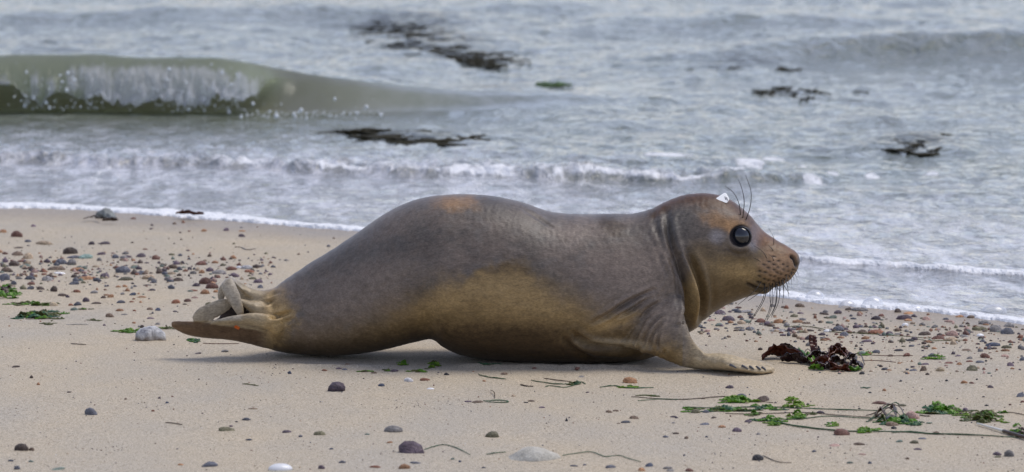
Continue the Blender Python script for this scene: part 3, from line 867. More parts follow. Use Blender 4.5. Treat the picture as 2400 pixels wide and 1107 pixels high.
    W = [z5((770, 520), (740, 720), (570, 1010)), z5((800, 560), (750, 740), (600, 980)), z5((840, 540), (830, 800), (740, 1030)), z5((860, 520), (855, 760), (790, 960)), z5((900, 520), (890, 780), (790, 970)), z5((915, 520), (905, 740), (850, 900)),
         z5((940, 500), (930, 740), (840, 930)), z5((985, 480), (990, 640), (975, 760)), z5((1000, 470), (1035, 560), (1045, 680)), z5((730, 500), (640, 620), (450, 780)), z5((840, 540), (700, 640), (570, 730)),
         z5((960, 490), (1000, 560), (1055, 650)), z5((930, 480), (955, 560), (940, 640)), z5((1020, 450), (1050, 520), (1050, 570)), z5((1050, 430), (1080, 480), (1080, 560)), z5((1080, 410), (1110, 470), (1110, 510)),
         z5((1100, 390), (1130, 430), (1150, 480)), z5((1120, 360), (1150, 390), (1165, 430)), z5((880, 500), (930, 600), (960, 680)), z5((1030, 420), (1010, 500), (980, 560)), z5((1090, 380), (1060, 450), (1040, 500)),
         z5((990, 460), (960, 560), (950, 620)), z5((820, 520), (825, 700), (845, 820)), z5((905, 500), (880, 640), (870, 760)), z5((965, 480), (985, 600), (995, 690)),
         z4((530, 580), (510, 430), (440, 290), (330, 200)), z4((560, 620), (577, 400), (545, 230), (500, 115)), z4((600, 640), (655, 470), (665, 270), (595, 60)), z4((685, 560), (700, 420), (670, 320), (590, 235)),
         z4((690, 590), (718, 420), (705, 310), (680, 255)), z4((715, 570), (757, 400), (755, 290), (730, 220)), z4((735, 580), (768, 480), (772, 400)), z4((640, 540), (640, 430), (580, 320)),
         z5((810, 265), (740, 150), (610, 62)), z5((755, 305), (690, 250), (628, 220)), z5((880, 272), (850, 210), (810, 175)), z4((960, 965), (955, 860), (895, 750)), z4((1037, 900), (1037, 800), (1010, 715)), z4((960, 1050), (925, 1000), (880, 960))]
    for k, P in enumerate(W):
        h = hit(*P[0])
        if h is None:
            h = hit(P[0][0] - 8, P[0][1] - 4)
        if h is None: continue
        y0 = h[0][1]
        pts = []
        for j, p in enumerate(P):
            yy = y0 - .028 * j * (1 if k < 25 else .25) * (0.4 + .6 * ((k * 7) % 5) / 4)
            pts.append(unproj_y(p[0], p[1], yy))
        pts[0] = h[0] + np.array([0, .002, 0])
        longw = k < 12 or 25 <= k < 33
        tube(pts, .00115 if longw else .0008, .0005 if longw else .0003, mat=wm.m)
    # claws of the fore flipper
    cm = M('claw'); cm.set(Base_Color=(.085, .085, .095, 1), Roughness=.3)
    for (ax_, ay_, bx_, by_) in [(1711, 855, 1727, 867), (1739, 857, 1754, 869), (1757, 859, 1768, 870), (1773, 860, 1784, 871), (1786, 861, 1796, 872)]:
        h1 = hit(ax_, ay_); h2 = hit((ax_ + bx_) / 2, (ay_ + by_) / 2 - 1); h3 = hit(bx_ - 2, by_ - 3)
        if h1 is None or h2 is None: continue
        e = h3[0] if h3 is not None else h2[0] + (h2[0] - h1[0])
        tube([h1[0] + (0, 0, -.0005), h2[0] + (0, -.001, .0016), e + (0.001, -.002, .0008)], .0034, .0014, 10, 8, 'claw', cm.m)
    # plastic tags glued on the head and clipped in the hind flipper
    tm = M('white_plastic'); tm.set(Base_Color=(.92, .92, .90, 1), Roughness=.35)
    dk = M('tag_mark'); dk.set(Base_Color=(.10, .10, .11, 1), Roughness=.5)
    h = hit(1690, 474)
    y = h[0][1]
    y = min(y, -.015)
    y = -.03
    ty = lambda b_: (470 - b_) * .0011
    A = [(1674, 467), (1680, 464), (1697, 453), (1702, 455), (1709, 468), (1703, 477), (1690, 472)]
    bm = bmesh.new()
    f1 = [bm.verts.new(unproj_y(a_, b_, y - .010 + ty(b_))) for a_, b_ in A]; f2 = [bm.verts.new(unproj_y(a_ + 1, b_ - 1, y + .018 + ty(b_))) for a_, b_ in A]
    bm.faces.new(f1); bm.faces.new(f2[::-1])
    for i in range(len(A)): bm.faces.new((f1[i], f2[i], f2[(i + 1) % len(A)], f1[(i + 1) % len(A)]))
    bmesh.ops.recalc_face_normals(bm, faces=bm.faces); bmesh.ops.bevel(bm, geom=bm.edges[:], offset=.0012, segments=2, affect='EDGES')
    mt = bpy.data.meshes.new('head_tag'); bm.to_mesh(mt); bm.free()
    ht = link('head_tag', mt, tm.m, root); tag(ht, 'white plastic tag fixed on top of the head')
    for (a_, b_) in [((1699, 461), (1701, 468)), ((1703, 463), (1705, 470))]:
        p, q2 = unproj_y(*a_, y - .0105 + ty(a_[1])), unproj_y(*b_, y - .0105 + ty(b_[1]))
        tube([p, (p + q2) / 2, q2], .0009, .0009, 4, 6, 'tag_mark', dk.m, ht)
    om = M('orange_plastic'); om.set(Base_Color=(.75, .16, .02, 1), Roughness=.4)
    h = hit(556, 767)
    if h:
        bm = bmesh.new(); bmesh.ops.create_cube(bm, size=1)
        for v in bm.verts: v.co = Vector((v.co.x * .013, v.co.y * .004, v.co.z * .009))
        bmesh.ops.bevel(bm, geom=bm.edges[:], offset=.0012, segments=2, affect='EDGES')
        mo = bpy.data.meshes.new('flipper_tag'); bm.to_mesh(mo); bm.free()
        ft = link('flipper_tag', mo, om.m, root); ft.location = h[0]; ft.rotation_euler = (-.5, .5, 0)
        tag(ft, 'small orange tag clipped in the hind flipper')
    return tube
tube = make_seal()

# ------------------------------------------------------------------ pebbles
PAL = {
 'orange': (.36, .185, .09), 'rust': (.235, .095, .050), 'red brown': (.165, .075, .052), 'pink': (.40, .255, .21), 'tan': (.38, .285, .19), 'pale tan': (.52, .41, .27),
 'brown': (.155, .105, .070), 'dark brown': (.075, .050, .038), 'olive': (.155, .140, .080), 'grey': (.21, .195, .185), 'pale grey': (.40, .39, .39), 'slate grey': (.095, .098, .118),
 'dark purple': (.070, .050, .064), 'purple': (.135, .095, .120), 'navy': (.045, .055, .085), 'green grey': (.15, .185, .15), 'pale green': (.30, .42, .36), 'white': (.72, .71, .70), 'blackish': (.035, .033, .036)}
CO = {'o': 'orange', 'r': 'rust', 'rb': 'red brown', 'pk': 'pink', 't': 'tan', 'pt': 'pale tan', 'b': 'brown', 'db': 'dark brown', 'ol': 'olive', 'g': 'grey', 'pg': 'pale grey', 's': 'slate grey',
      'dp': 'dark purple', 'p': 'purple', 'n': 'navy', 'gg': 'green grey', 'pgr': 'pale green', 'w': 'white', 'k': 'blackish'}
PB = """7 546 18 10 o;38 556 26 18 rb;78 532 12 7 p;65 568 16 8 s;103 574 38 13 t;214 574 15 10 dp;244 573 26 9 dp;43 583 25 6 b;162 596 35 20 db;197 607 36 14 pgr;170 606 30 9 s;237 598 20 9 p;270 606 16 12 s;296 605 25 8 p;331 604 24 13 dp;363 606 15 10 r;40 600 28 13 b;65 608 25 18 t;11 597 14 8 rb;31 624 24 16 db;
51 615 24 8 rb;61 625 20 8 gg;7 626 14 10 dp;142 620 26 16 s;170 622 24 18 g;130 634 40 13 b;179 636 33 12 o;139 642 28 6 w;80 637 25 7 dp;14 638 24 14 b;284 640 38 20 s;233 612 12 10 g;288 612 22 8 b;316 630 26 9 gg;330 645 30 10 s;372 642 18 14 db;398 644 26 9 t;428 619 12 9 dp;470 622 26 13 rb;407 630 26 13 b;
471 641 16 11 o;452 643 16 10 g;512 643 34 13 g;511 652 12 9 rb;541 634 24 12 rb;549 650 22 13 p;577 631 28 12 pg;584 639 24 9 r;108 659 28 14 g;70 656 26 12 s;44 655 16 8 g;81 650 12 8 o;8 657 26 18 s;31 668 14 12 s;72 668 18 9 rb;70 679 18 10 s;94 680 18 10 db;125 684 18 16 db;172 668 24 11 s;198 657 34 13 o;
228 660 22 11 s;243 652 24 14 p;290 658 40 12 ol;350 655 34 15 t;360 664 15 8 s;394 658 22 12 g;417 660 24 11 db;482 667 32 20 rb;495 677 30 17 rb;460 672 16 11 dp;478 690 24 14 o;455 683 22 6 r;506 686 14 8 o;276 674 14 5 o;292 673 13 7 o;343 670 22 5 db;179 686 18 9 r;146 695 22 9 db;222 688 20 9 g;227 680 9 6 o;247 681 10 5 rb;
242 700 14 8 db;258 698 16 10 o;288 691 12 7 g;310 693 16 9 n;331 698 22 6 o;201 708 16 13 dp;225 713 22 7 db;180 717 20 12 s;124 718 20 12 pt;165 717 12 7 r;282 711 20 9 s;309 709 13 5 r;411 712 20 12 r;438 708 18 10 rb;432 715 12 5 db;456 700 16 6 pk;490 718 20 12 ol;280 730 18 8 o;316 730 11 4 r;350 727 16 8 b;370 729 14 9 n;
173 728 18 9 gg;256 744 20 12 b;292 739 18 5 g;352 748 18 6 p;410 732 12 4 dp;314 759 12 6 o;332 769 12 9 db;369 762 14 7 g;529 826 20 8 g;463 830 17 5 dp;36 862 18 7 db;128 492 12 6 rb;311 514 14 6 rb;356 530 10 6 dp;353 538 10 5 dp;409 526 9 5 b;429 523 9 6 r;476 543 16 8 o;530 542 14 10 p;566 543 18 5 o;566 556 16 9 dp;
73 887 11 7 db;90 903 9 6 o;161 921 13 5 db;680 877 11 7 n;761 870 14 6 r;796 866 16 6 p;793 919 46 28 dp;211 973 29 20 s;373 935 8 5 dp;390 946 12 5 n;295 937 8 4 b;358 965 10 5 r;591 960 24 6 t;578 986 20 9 s;555 990 9 4 k;530 1012 40 13 ol;541 1001 12 6 p;671 1015 22 9 dp;704 1025 12 6 s;748 1021 28 13 ol;582 1033 16 6 n;48 1057 32 20 db;73 1057 14 10 b;
25 1082 14 6 n;39 1101 14 11 s;134 1103 34 9 gg;72 1084 16 5 gg;488 1095 42 16 s;753 1100 16 12 p;802 1086 16 8 s;777 1054 12 5 n;423 1091 14 6 o;815 859 16 9 b;807 868 14 6 s;923 872 20 8 dp;875 876 16 6 b;1047 880 12 8 k;1181 879 16 8 b;1252 865 12 6 rb;1353 864 14 5 rb;1363 885 15 6 g;1476 899 34 18 o;893 906 16 9 n;995 893 24 9 r;957 895 22 12 pg;
1135 895 12 4 o;1202 930 12 7 t;1245 942 17 6 b;1232 945 12 4 k;1377 921 11 4 dp;1118 945 26 8 b;1096 943 16 5 p;1270 957 14 6 p;1427 968 16 8 b;1443 965 14 6 b;1486 983 22 10 b;1466 992 22 8 s;1450 994 9 4 b;1328 988 9 8 k;1579 979 16 6 dp;1585 1018 14 5 db;1560 1026 16 5 s;920 1014 44 20 g;962 1065 62 34 p;1153 1026 32 18 ol;860 1020 13 4 gg;913 1039 15 6 o;
948 1100 26 15 o;973 1088 26 8 s;878 1097 26 8 r;1060 1078 10 7 gg;1078 1084 9 8 n;1133 1098 10 4 n;1345 1094 20 6 s;1430 1098 28 10 s;1523 1095 22 12 n;1503 1105 18 11 o;1565 1100 22 8 g;1370 1091 12 4 s;1875 720 22 11 b;1837 722 14 6 db;1990 728 18 9 db;2015 730 38 12 g;1963 736 20 11 dp;1876 736 16 6 p;1855 734 14 5 g;1931 738 22 8 db;1952 747 20 10 gg;
2001 749 14 6 s;2053 750 22 12 dp;2066 742 14 8 rb;2120 750 36 15 p;2128 753 20 8 o;2172 751 20 10 pk;2217 750 14 7 s;2226 756 24 8 pk;2104 733 18 12 db;2132 737 26 8 o;2249 744 20 7 o;2277 746 20 9 b;2333 739 34 11 pk;2213 721 14 6 rb;2308 761 30 13 g;2364 767 28 14 g;2363 784 32 18 s;2334 779 34 20 g;2302 775 28 12 ol;1964 776 28 15 s;1983 774 12 8 p;
2016 768 16 8 s;2029 768 12 8 db;2049 769 18 7 p;1980 788 22 12 s;1873 775 22 8 r;1897 777 22 7 db;1828 779 44 10 g;2023 783 26 12 b;2055 783 38 13 r;2087 785 20 10 p;2104 785 16 6 g;2167 787 28 13 db;2232 788 28 16 pk;2250 778 18 7 db;2268 784 14 9 s;2260 790 22 7 g;2200 796 32 12 rb;2230 800 28 12 t;2178 804 20 8 o;1894 797 16 11 dp;1938 798 18 8 r;
1864 788 14 6 s;1864 803 11 6 s;1926 787 18 9 dp;2032 802 26 8 p;1968 811 13 7 k;2134 801 22 8 k;2327 812 36 12 n;2320 819 18 7 s;2359 817 24 10 ol;2357 824 20 8 o;2396 799 18 8 r;2053 828 20 10 s;2037 831 14 7 r;2020 831 20 10 gg;2107 824 22 8 k;2125 836 16 11 rb;2089 836 16 7 b;2184 837 18 11 s;2167 839 14 6 p;2264 823 24 7 b;2297 821 12 7 o;
2245 836 18 6 p;2309 840 24 14 rb;2274 842 16 8 g;2356 837 18 8 pk;2224 853 20 7 rb;2249 856 14 8 o;2272 849 16 6 rb;2297 851 20 8 s;2311 848 9 5 k;2369 859 16 11 p;2372 866 14 5 o;2396 846 18 12 s;2073 868 14 8 s;2085 869 11 4 o;2140 862 12 6 dp;2140 870 20 6 s;2166 870 17 14 b;2207 871 23 13 pt;2281 870 28 16 ol;2020 878 13 9 k;2108 853 12 5 o;
2170 856 22 7 p;1728 723 20 6 rb;1723 730 18 8 s;1751 734 36 10 g;1787 730 12 11 t;1812 720 14 8 g;1688 738 26 14 p;1658 743 12 7 g;1664 753 24 7 pk;1706 753 32 15 dp;1713 758 14 6 o;1688 765 22 10 gg;1680 774 15 7 g;1646 770 14 5 k;1757 774 24 10 s;1733 771 24 7 g;1784 757 22 13 rb;1801 764 20 13 p;1825 758 24 13 o;1841 759 13 10 db;1869 757 28 10 o;1890 760 20 6 b;
1710 911 19 10 dp;1737 934 25 14 s;1791 942 34 17 db;1648 936 12 5 b;1893 949 8 5 k;1631 969 22 13 ol;1654 968 16 9 s;1924 970 19 9 dp;1579 993 14 4 g;1672 981 17 4 db;1653 997 24 8 s;1695 1003 22 8 o;1728 1013 21 13 p;1755 991 18 9 dp;1791 983 14 7 p;1974 1021 37 19 rb;1777 1020 14 5 g;1609 1029 9 8 b;1657 1026 8 5 n;1776 1080 27 18 k;1617 1106 20 10 rb;
1571 1106 20 8 g;1958 1047 26 8 pk;1992 1087 16 7 gg;1908 1060 11 5 s;2074 917 12 7 o;2040 922 9 5 k;2061 948 33 10 rb;2114 953 22 8 ol;2263 965 13 11 p;2140 983 33 23 pk;2087 987 30 14 s;2091 999 30 13 b;2322 910 14 8 dp;2392 931 18 13 s;2397 944 10 8 rb;2305 932 9 5 k;2312 952 12 5 k;2095 1006 12 7 k;2194 1019 18 10 b;2014 1044 28 9 b;2108 1037 16 8 gg;
2142 1040 22 10 ol;2161 1030 21 6 s;2151 1056 20 7 p;2021 1067 18 6 pk;2128 1077 10 6 b;2038 1088 10 8 s;2339 1068 20 11 p;2337 1073 18 6 ol;2366 1071 24 19 g;2261 899 16 9 o;2279 900 14 6 rb;2111 895 11 5 k;2219 894 12 5 k;1586 981 10 5 dp;2014 959 7 4 k;770 579 10 6 s;672 612 12 6 g;700 598 9 5 b;604 664 22 12 p;610 676 14 10 s;590 655 20 8 ol;640 605 10 5 dp"""
peb = []
for t in PB.replace('\n', '').split(';'):
    a = t.split()
    peb.append((float(a[0]), float(a[1]), float(a[2]) * 1.1, float(a[3]) * .98, CO[a[4]]))
peb.sort(key=lambda q: -q[2] * q[3])
small = peb[300:]; peb = peb[:300]

def pebble_mesh(seed, sub=2):
    bm = bmesh.new(); bmesh.ops.create_icosphere(bm, subdivisions=sub, radius=1)
    r_ = np.random.default_rng(seed)
    P = np.array([v.co[:] for v in bm.verts])
    k = r_.normal(size=(5, 3)); k /= np.linalg.norm(k, axis=1)[:, None]
    amp = r_.uniform(.15, .45, 5)
    sc = np.ones(len(P))
    for j in range(5):
        d = P @ k[j]
        sc -= amp[j] * np.maximum(d - r_.uniform(.2, .6), 0) * 1.6       # flattened facets
    P = P * sc[:, None]
    P = P * (1 + .05 * np.sin(P[:, [1]] * 3 + seed) * np.cos(P[:, [0]] * 2.3))
    P[:, 2] = np.where(P[:, 2] < 0, P[:, 2] * .5, P[:, 2])
    P[:, 0] /= np.abs(P[:, 0]).max(); P[:, 1] /= np.abs(P[:, 1]).max(); P[:, 2] /= P[:, 2].max()
    for v, p in zip(bm.verts, P): v.co = p
    me = bpy.data.meshes.new('pebble'); bm.to_mesh(me); bm.free()
    me.polygons.foreach_set('use_smooth', [True] * len(me.polygons))
    return me
SHAPES = [pebble_mesh(s) for s in range(18)]
def stone_mat(name, c):
    m = M(name)
    info = m.new('ShaderNodeObjectInfo')
    co = m.new('ShaderNodeTexCoord').outputs['Object']
    off = m.new('ShaderNodeVectorMath', {0: co, 1: info.outputs['Location']}, operation='ADD').outputs[0]
    n1 = m.noise(off, 1.9, 4, .65, .6); n2 = m.noise(off, 9, 3, .7)
    c = np.array(c)
    c = np.clip(c.mean() + (c - c.mean()) * 1.02, .01, .9) * 1.2
    col = m.ramp(n1, [(.3, tuple(c * .6)), (.5, tuple(c)), (.68, tuple(np.clip(c * 1.5 + .03, 0, .9)))])
    sp = m.ramp(n2, [(.35, (.75, .75, .75)), (.6, (1.05, 1.05, 1.05)), (.75, (1.5, 1.45, 1.4))])
    col = m.mix(.7, col, sp, 'MULTIPLY')
    br = m.math('ADD', .7, m.math('MULTIPLY', info.outputs['Random'], .8))
    h = m.new('ShaderNodeHueSaturation', {'Color': col, 'Value': br})
    m.set(Base_Color=h.outputs[0], Roughness=.52)
    m.set(Normal=m.bump(n2, .35, .08, m.bump(n1, .4, .15)))
    return m.m
SM = {k: stone_mat('stone_' + k.replace(' ', '_'), v) for k, v in PAL.items()}

# named places used to describe where a pebble lies: (px, py, words)
LAND = [(345, 785, 'the big white rock'), (243, 500, 'the grey rock at the foam edge'), (450, 765, 'the hind flippers'), (540, 690, 'the raised hind flipper'), (700, 850, "the seal's rear belly"),
        (20, 690, 'the brown weed at the left edge'), (85, 745, 'the green weed tuft'), (1905, 830, 'the dark red kelp heap'), (1740, 868, 'the fore flipper'), (1620, 790, "the seal's neck"), (1810, 700, "the seal's chin"),
        (1230, 860, "the seal's belly"), (2345, 1010, 'the white quill'), (1250, 1070, 'the half buried pale stone'), (656, 1100, 'the white shell'), (1180, 940, 'the dark green grass loop'), (1300, 897, 'the tangled grass blades'),
        (2310, 985, 'the bright green weed mound'), (2205, 965, 'the long green weed tuft'), (1860, 948, 'the lime green weed leaf'), (2035, 705, 'the foam bubbles'), (1700, 950, 'the green weed strands'), (2200, 1020, 'the lowest green strand'),
        (1480, 909, 'the short green strand'), (945, 850, 'the green leaf under the belly'), (2185, 832, 'the green weed on the slate pebble')]
def words(px, py, w, h, c):
    a = w * h
    sz = 'large' if a > 900 else 'mid-sized' if a > 330 else 'small' if a > 140 else 'tiny'
    sh = 'flat' if w > 2.7 * h else 'domed' if h > .72 * w else 'low'
    return sz, c, sh
def zone(px, py):
    if py > 1040: return 'near the bottom edge'
    if py > 900: return 'on the open sand in front'
    if px < 650 and py < 560: return 'just above the tide line sand'
    if px < 650: return 'in the left pebble drift'
    return 'in the right pebble drift' if px > 1600 and py < 890 else 'on the sand before the seal'
used = set()
desc = [words(*q) for q in peb]
arr = np.array([[q[0], q[1]] for q in peb])
def rel(dx, dy):
    if abs(dx) > abs(dy) * 1.6: return 'left of' if dx < 0 else 'right of'
    v = 'behind' if dy < 0 else 'in front of'
    return v
def label_for(i):
    px, py, w, h, c = peb[i]
    sz, c, sh = desc[i]
    base = f'{sz} {sh} {c} pebble'
    cands = []
    lm = sorted(LAND, key=lambda L: math.hypot(px - L[0], (py - L[1]) * 2.2))
    lr = [f'{rel(px - L[0], py - L[1])} {L[2]}' for L in lm[:3]]
    o = sorted([j for j in range(len(peb)) if j != i and desc[j][:2] != desc[i][:2]], key=lambda j: math.hypot(px - arr[j, 0], (py - arr[j, 1]) * 2.2))[:5]
    for L in lr[:1]: cands.append(f'{base} {L}')
    for j in o: cands.append(f'{base} close {rel(px - arr[j,0], py - arr[j,1])} a {desc[j][0]} {desc[j][1]} one, {lr[0]}')
    for L in lr[1:]: cands.append(f'{base} {L}')
    for j in o:
        for k in o:
            if j != k: cands.append(f'{base} between a {desc[j][0]} {desc[j][1]} and a {desc[k][0]} {desc[k][1]} one')
    if px > 2385: cands.insert(0, f'{base} cut by the right picture edge')
    for s in cands:
        if len(s.split()) <= 16 and s not in used:
            used.add(s); return s
    return cands[0]
def put_pebble(q, i):
    px, py, w, h, c = q
    g = ground(px, py)
    d = np.linalg.norm(g - CAM)
    s = d / FPX
    dep = min(w * .8, w * .55 + h * .4) * s
    hz = max(h - .12 * dep / s, h * .6) * s
    o = bpy.data.objects.new('pebble', SHAPES[(i * 7) % len(SHAPES)])
    COL.objects.link(o)
    if len(o.data.materials) == 0: o.data.materials.append(SM['grey'])
    o.material_slots[0].link = 'OBJECT'; o.material_slots[0].material = SM[c]
    o.location = (g[0], g[1] + dep * .5, g[2] - .0006)
    o.scale = (w * s / 2, dep / 2, hz)
    o.rotation_euler = (0, random.uniform(-.10, .10), (math.pi if i % 2 else 0) + random.uniform(-.25, .25))
    return o
for i, q in enumerate(peb):
    o = put_pebble(q, i)
    tag(o, label_for(i), 'pebble', 'pebbles on the sand')

# small gravel, too many to count
def gravel():
    bm = bmesh.new(); bmesh.ops.create_icosphere(bm, subdivisions=1, radius=1)
    bv = np.array([v.co[:] for v in bm.verts]); bf = np.array([[v.index for v in f.verts] for f in bm.faces]); bm.free()
    pts = [(q[0], q[1], q[2], q[3], PAL[q[4]]) for q in small]
    names = list(PAL); drift = ['orange', 'rust', 'red brown', 'purple', 'slate grey', 'dark purple', 'brown', 'dark brown', 'grey', 'tan', 'pink', 'green grey', 'olive']
    dk = ['dark brown', 'blackish', 'slate grey', 'dark purple', 'brown', 'red brown', 'navy', 'rust']
    def add(n, fx, fy, wl, wh, pal):
        for _ in range(n):
            x = fx(); y = fy(x)
            w = wl + (wh - wl) * random.random() ** 2.2
            pts.append((x, y, w, w * random.uniform(.3, .65), tuple(np.array(PAL[random.choice(pal)]) * random.uniform(.7, 1.25))))
    U = random.uniform; G = random.gauss
    add(480, lambda: U(-40, 640), lambda x: G(638, 24), 5, 21, drift)
    add(160, lambda: U(-40, 620), lambda x: U(570, 770), 3, 10, drift)
    add(60, lambda: U(-40, 900), lambda x: U(530, 620), 3, 9, dk)
    add(90, lambda: U(-40, 700), lambda x: U(770, 900), 2, 6, dk)
    add(480, lambda: U(1630, 2440), lambda x: G(768 + (x - 1900) * .05, 24), 5, 21, drift)
    add(220, lambda: U(1950, 2440), lambda x: U(760, 880), 4, 14, drift)
    add(170, lambda: U(1600, 2440), lambda x: U(860, 1107), 2.5, 8, dk)
    add(420, lambda: U(-40, 2440), lambda x: U(860, 1120), 2, 6, dk + ['tan', 'orange'])
    add(2600, lambda: U(-60, 2460), lambda x: U(850, 1130), 1.2, 3.2, dk)
    add(500, lambda: U(-60, 2460), lambda x: U(850, 1130), 1.4, 3.6, ['white', 'pale tan', 'tan', 'pink'])
    for cx, cy in [(1040, 945), (980, 950), (1110, 950), (1320, 985), (1960, 1050), (640, 870), (720, 1040), (1980, 960), (930, 1060), (350, 950), (250, 1060), (2330, 1075), (1700, 1030)]:
        add(26, lambda: G(cx, 45), lambda x: G(cy, 9), 1.6, 5, dk)
    pts2 = [p for p in pts if p[1] > float(shore_py(np.array([p[0]]))[0]) + 8]
    px = np.array([p[0] for p in pts2]); py = np.array([p[1] for p in pts2]); w = np.array([p[2] for p in pts2]); h = np.array([p[3] for p in pts2])
    g = ground(px, py); s = np.linalg.norm(g - CAM, axis=1) / FPX
    N = len(px)
    B = bv[None] * (1 + .28 * rng.normal(size=(N, len(bv), 1)).clip(-1, 1))
    th = rng.uniform(0, 6.28, N); ct, st = np.cos(th), np.sin(th)
    asp = rng.uniform(.55, 1, N)
    X = B[..., 0] * ct[:, None] * asp[:, None] - B[..., 1] * st[:, None]; Y = B[..., 0] * st[:, None] * asp[:, None] + B[..., 1] * ct[:, None]
    V = np.stack([g[:, 0, None] + X * (w * s / 2)[:, None], g[:, 1, None] + (w * s * .3)[:, None] + Y * (w * s * .36)[:, None], g[:, 2, None] + B[..., 2] * (h * s * .9)[:, None]], -1)
    F = (bf[None] + (np.arange(N) * len(bv))[:, None, None]).reshape(-1, 3)
    me = mesh_np('gravel', V.reshape(-1, 3), F)
    cc = np.repeat(np.array([p[4] for p in pts2])[:, None], len(bv), 1).reshape(-1, 3)
    cattr(me, 'tint', cc)
    m = M('gravel'); n = m.noise(m.coords(), 300, 2, .6)
    m.set(Base_Color=m.mix(1, m.attr('tint').outputs['Color'], m.ramp(n, [(.3, (.7, .7, .7)), (.7, (1.3, 1.3, 1.3))]), 'MULTIPLY'), Roughness=.55)
    tag(link('gravel', me, m.m), 'fine gravel and grit scattered over the sand', 'gravel', kind='stuff')
gravel()

# ------------------------------------------------------------------ rocks
def rock(name, px, py, w, h, dep, seed, mat, label, rough=.16):
    g = ground(px, py); s = np.linalg.norm(g - CAM) / FPX
    bm = bmesh.new(); bmesh.ops.create_icosphere(bm, subdivisions=4, radius=1)
    P = np.array([v.co[:] for v in bm.verts])
    r_ = np.random.default_rng(seed); k = r_.normal(size=(9, 3)); k /= np.linalg.norm(k, axis=1)[:, None]
    sc = np.ones(len(P))
    for j in range(9): sc -= .5 * np.maximum(P @ k[j] - r_.uniform(.35, .7), 0)
    sc += rough * fbm(P[:, 0] * 2 + 9, P[:, 1] * 2 + P[:, 2] * 2.3, 4, seed) + rough * .35 * fbm(P[:, 0] * 8, P[:, 2] * 8 + P[:, 1] * 5, 3, seed + 5)
    P *= sc[:, None]
    P[:, 2] = np.where(P[:, 2] < 0, P[:, 2] * .3, P[:, 2])
    P = P / np.array([np.abs(P[:, 0]).max(), np.abs(P[:, 1]).max(), P[:, 2].max()])
    P = P * np.array([w * s / 2, dep / 2, h * s])
    for v, p in zip(bm.verts, P): v.co = p
    me = bpy.data.meshes.new(name); bm.to_mesh(me); bm.free(); me.polygons.foreach_set('use_smooth', [True] * len(me.polygons))
    o = link(name, me, mat); o.location = (g[0], g[1] + dep * .5, g[2] - .001)
    tag(o, label, 'rock')
    return o
def rockmat(name, stops, sc=45, rough=.7, low=None):
    m = M(name); co = m.coords()
    n = m.noise(co, sc, 5, .7, .5); n2 = m.noise(co, sc * 4, 3, .7)
    c = m.ramp(n, stops)
    c = m.mix(.6, c, m.ramp(n2, [(.3, (.6, .6, .6)), (.7, (1.3, 1.3, 1.3))]), 'MULTIPLY')
    if low:
        z = m.new('ShaderNodeSeparateXYZ', {0: co}).outputs[2]
        f = m.new('ShaderNodeMapRange', {'Value': m.math('ADD', z, m.math('MULTIPLY', m.math('SUBTRACT', n, .5), .02)), 'From Min': low[0], 'From Max': low[1]}).outputs[0]
        c = m.mix(f, low[2], c)
    m.set(Base_Color=c, Roughness=rough, Normal=m.bump(n2, .6, .004, m.bump(n, .5, .008)))
    return m.m
rock('rock', 348, 801, 78, 34, .07, 4, rockmat('white_rock', [(.32, (.16, .16, .18)), (.45, (.42, .42, .43)), (.62, (.68, .68, .67))], 40, .7, (.002, .013, (.22, .17, .12))), 'white and grey rock with sandy foot left of the hind flippers')
rock('rock', 243, 514, 60, 25, .09, 8, rockmat('grey_rock', [(.3, (.10, .115, .115)), (.7, (.27, .29, .28))], 30, .5, (.0, .008, (.07, .04, .025))), 'grey green rock lying at the white foam edge')
rock('rock', 1250, 1083, 150, 30, .16, 15, rockmat('pale_rock', [(.3, (.46, .43, .36)), (.7, (.64, .61, .53))], 60, .9), 'half buried pale cream stone near the bottom edge', .08)
# shells
shm = M('shell'); shm.set(Base_Color=(.80, .80, .80, 1), Roughness=.3)
def shell(px, py, w, h, label, ang=0):
    g = ground(px, py); s = np.linalg.norm(g - CAM) / FPX
    a = np.linspace(0, 2 * math.pi, 36, endpoint=False); r = np.linspace(0.02, 1, 10)
    R, A = np.meshgrid(r, a, indexing='ij')
    rib = 1 + .02 * np.cos(A * 14)
    X = R * np.cos(A) * rib; Y = R * np.sin(A) * rib * .7; Z = np.sqrt(np.clip(1.001 - R ** 2, 0, 1)) * rib
    top = np.stack([X * w * s / 2, Y * w * s / 2, Z * h * s], -1); bot = top * np.array([.94, .94, .86]) - np.array([0, 0, .0004])
    V = np.concatenate([top, bot[::-1]], 0)
    v, f = loft_rings(V)
    o = link('shell', mesh_np('shell', v, f), shm.m)
    o.location = (g[0], g[1] + w * s * .35, g[2]); o.rotation_euler = (.12, 0, ang)
    tag(o, label, 'shell', 'white shells')
shell(656, 1104, 58, 14, 'large white oval shell lying near the bottom edge', .1)
shell(1009, 913, 18, 3, 'thin flat white shell sliver below the seal belly')
shell(2122, 765, 18, 7, 'small white shell among the dark pebbles left of the purple stone', .3)
shell(1940, 779, 20, 6, 'white shell piece left of the dark slate pebble by the kelp', .2)
shell(2298, 789, 20, 6, 'broken white shell in the right pebble drift', .5)
shell(560, 629, 14, 5, 'white shell fleck in the left pebble drift')

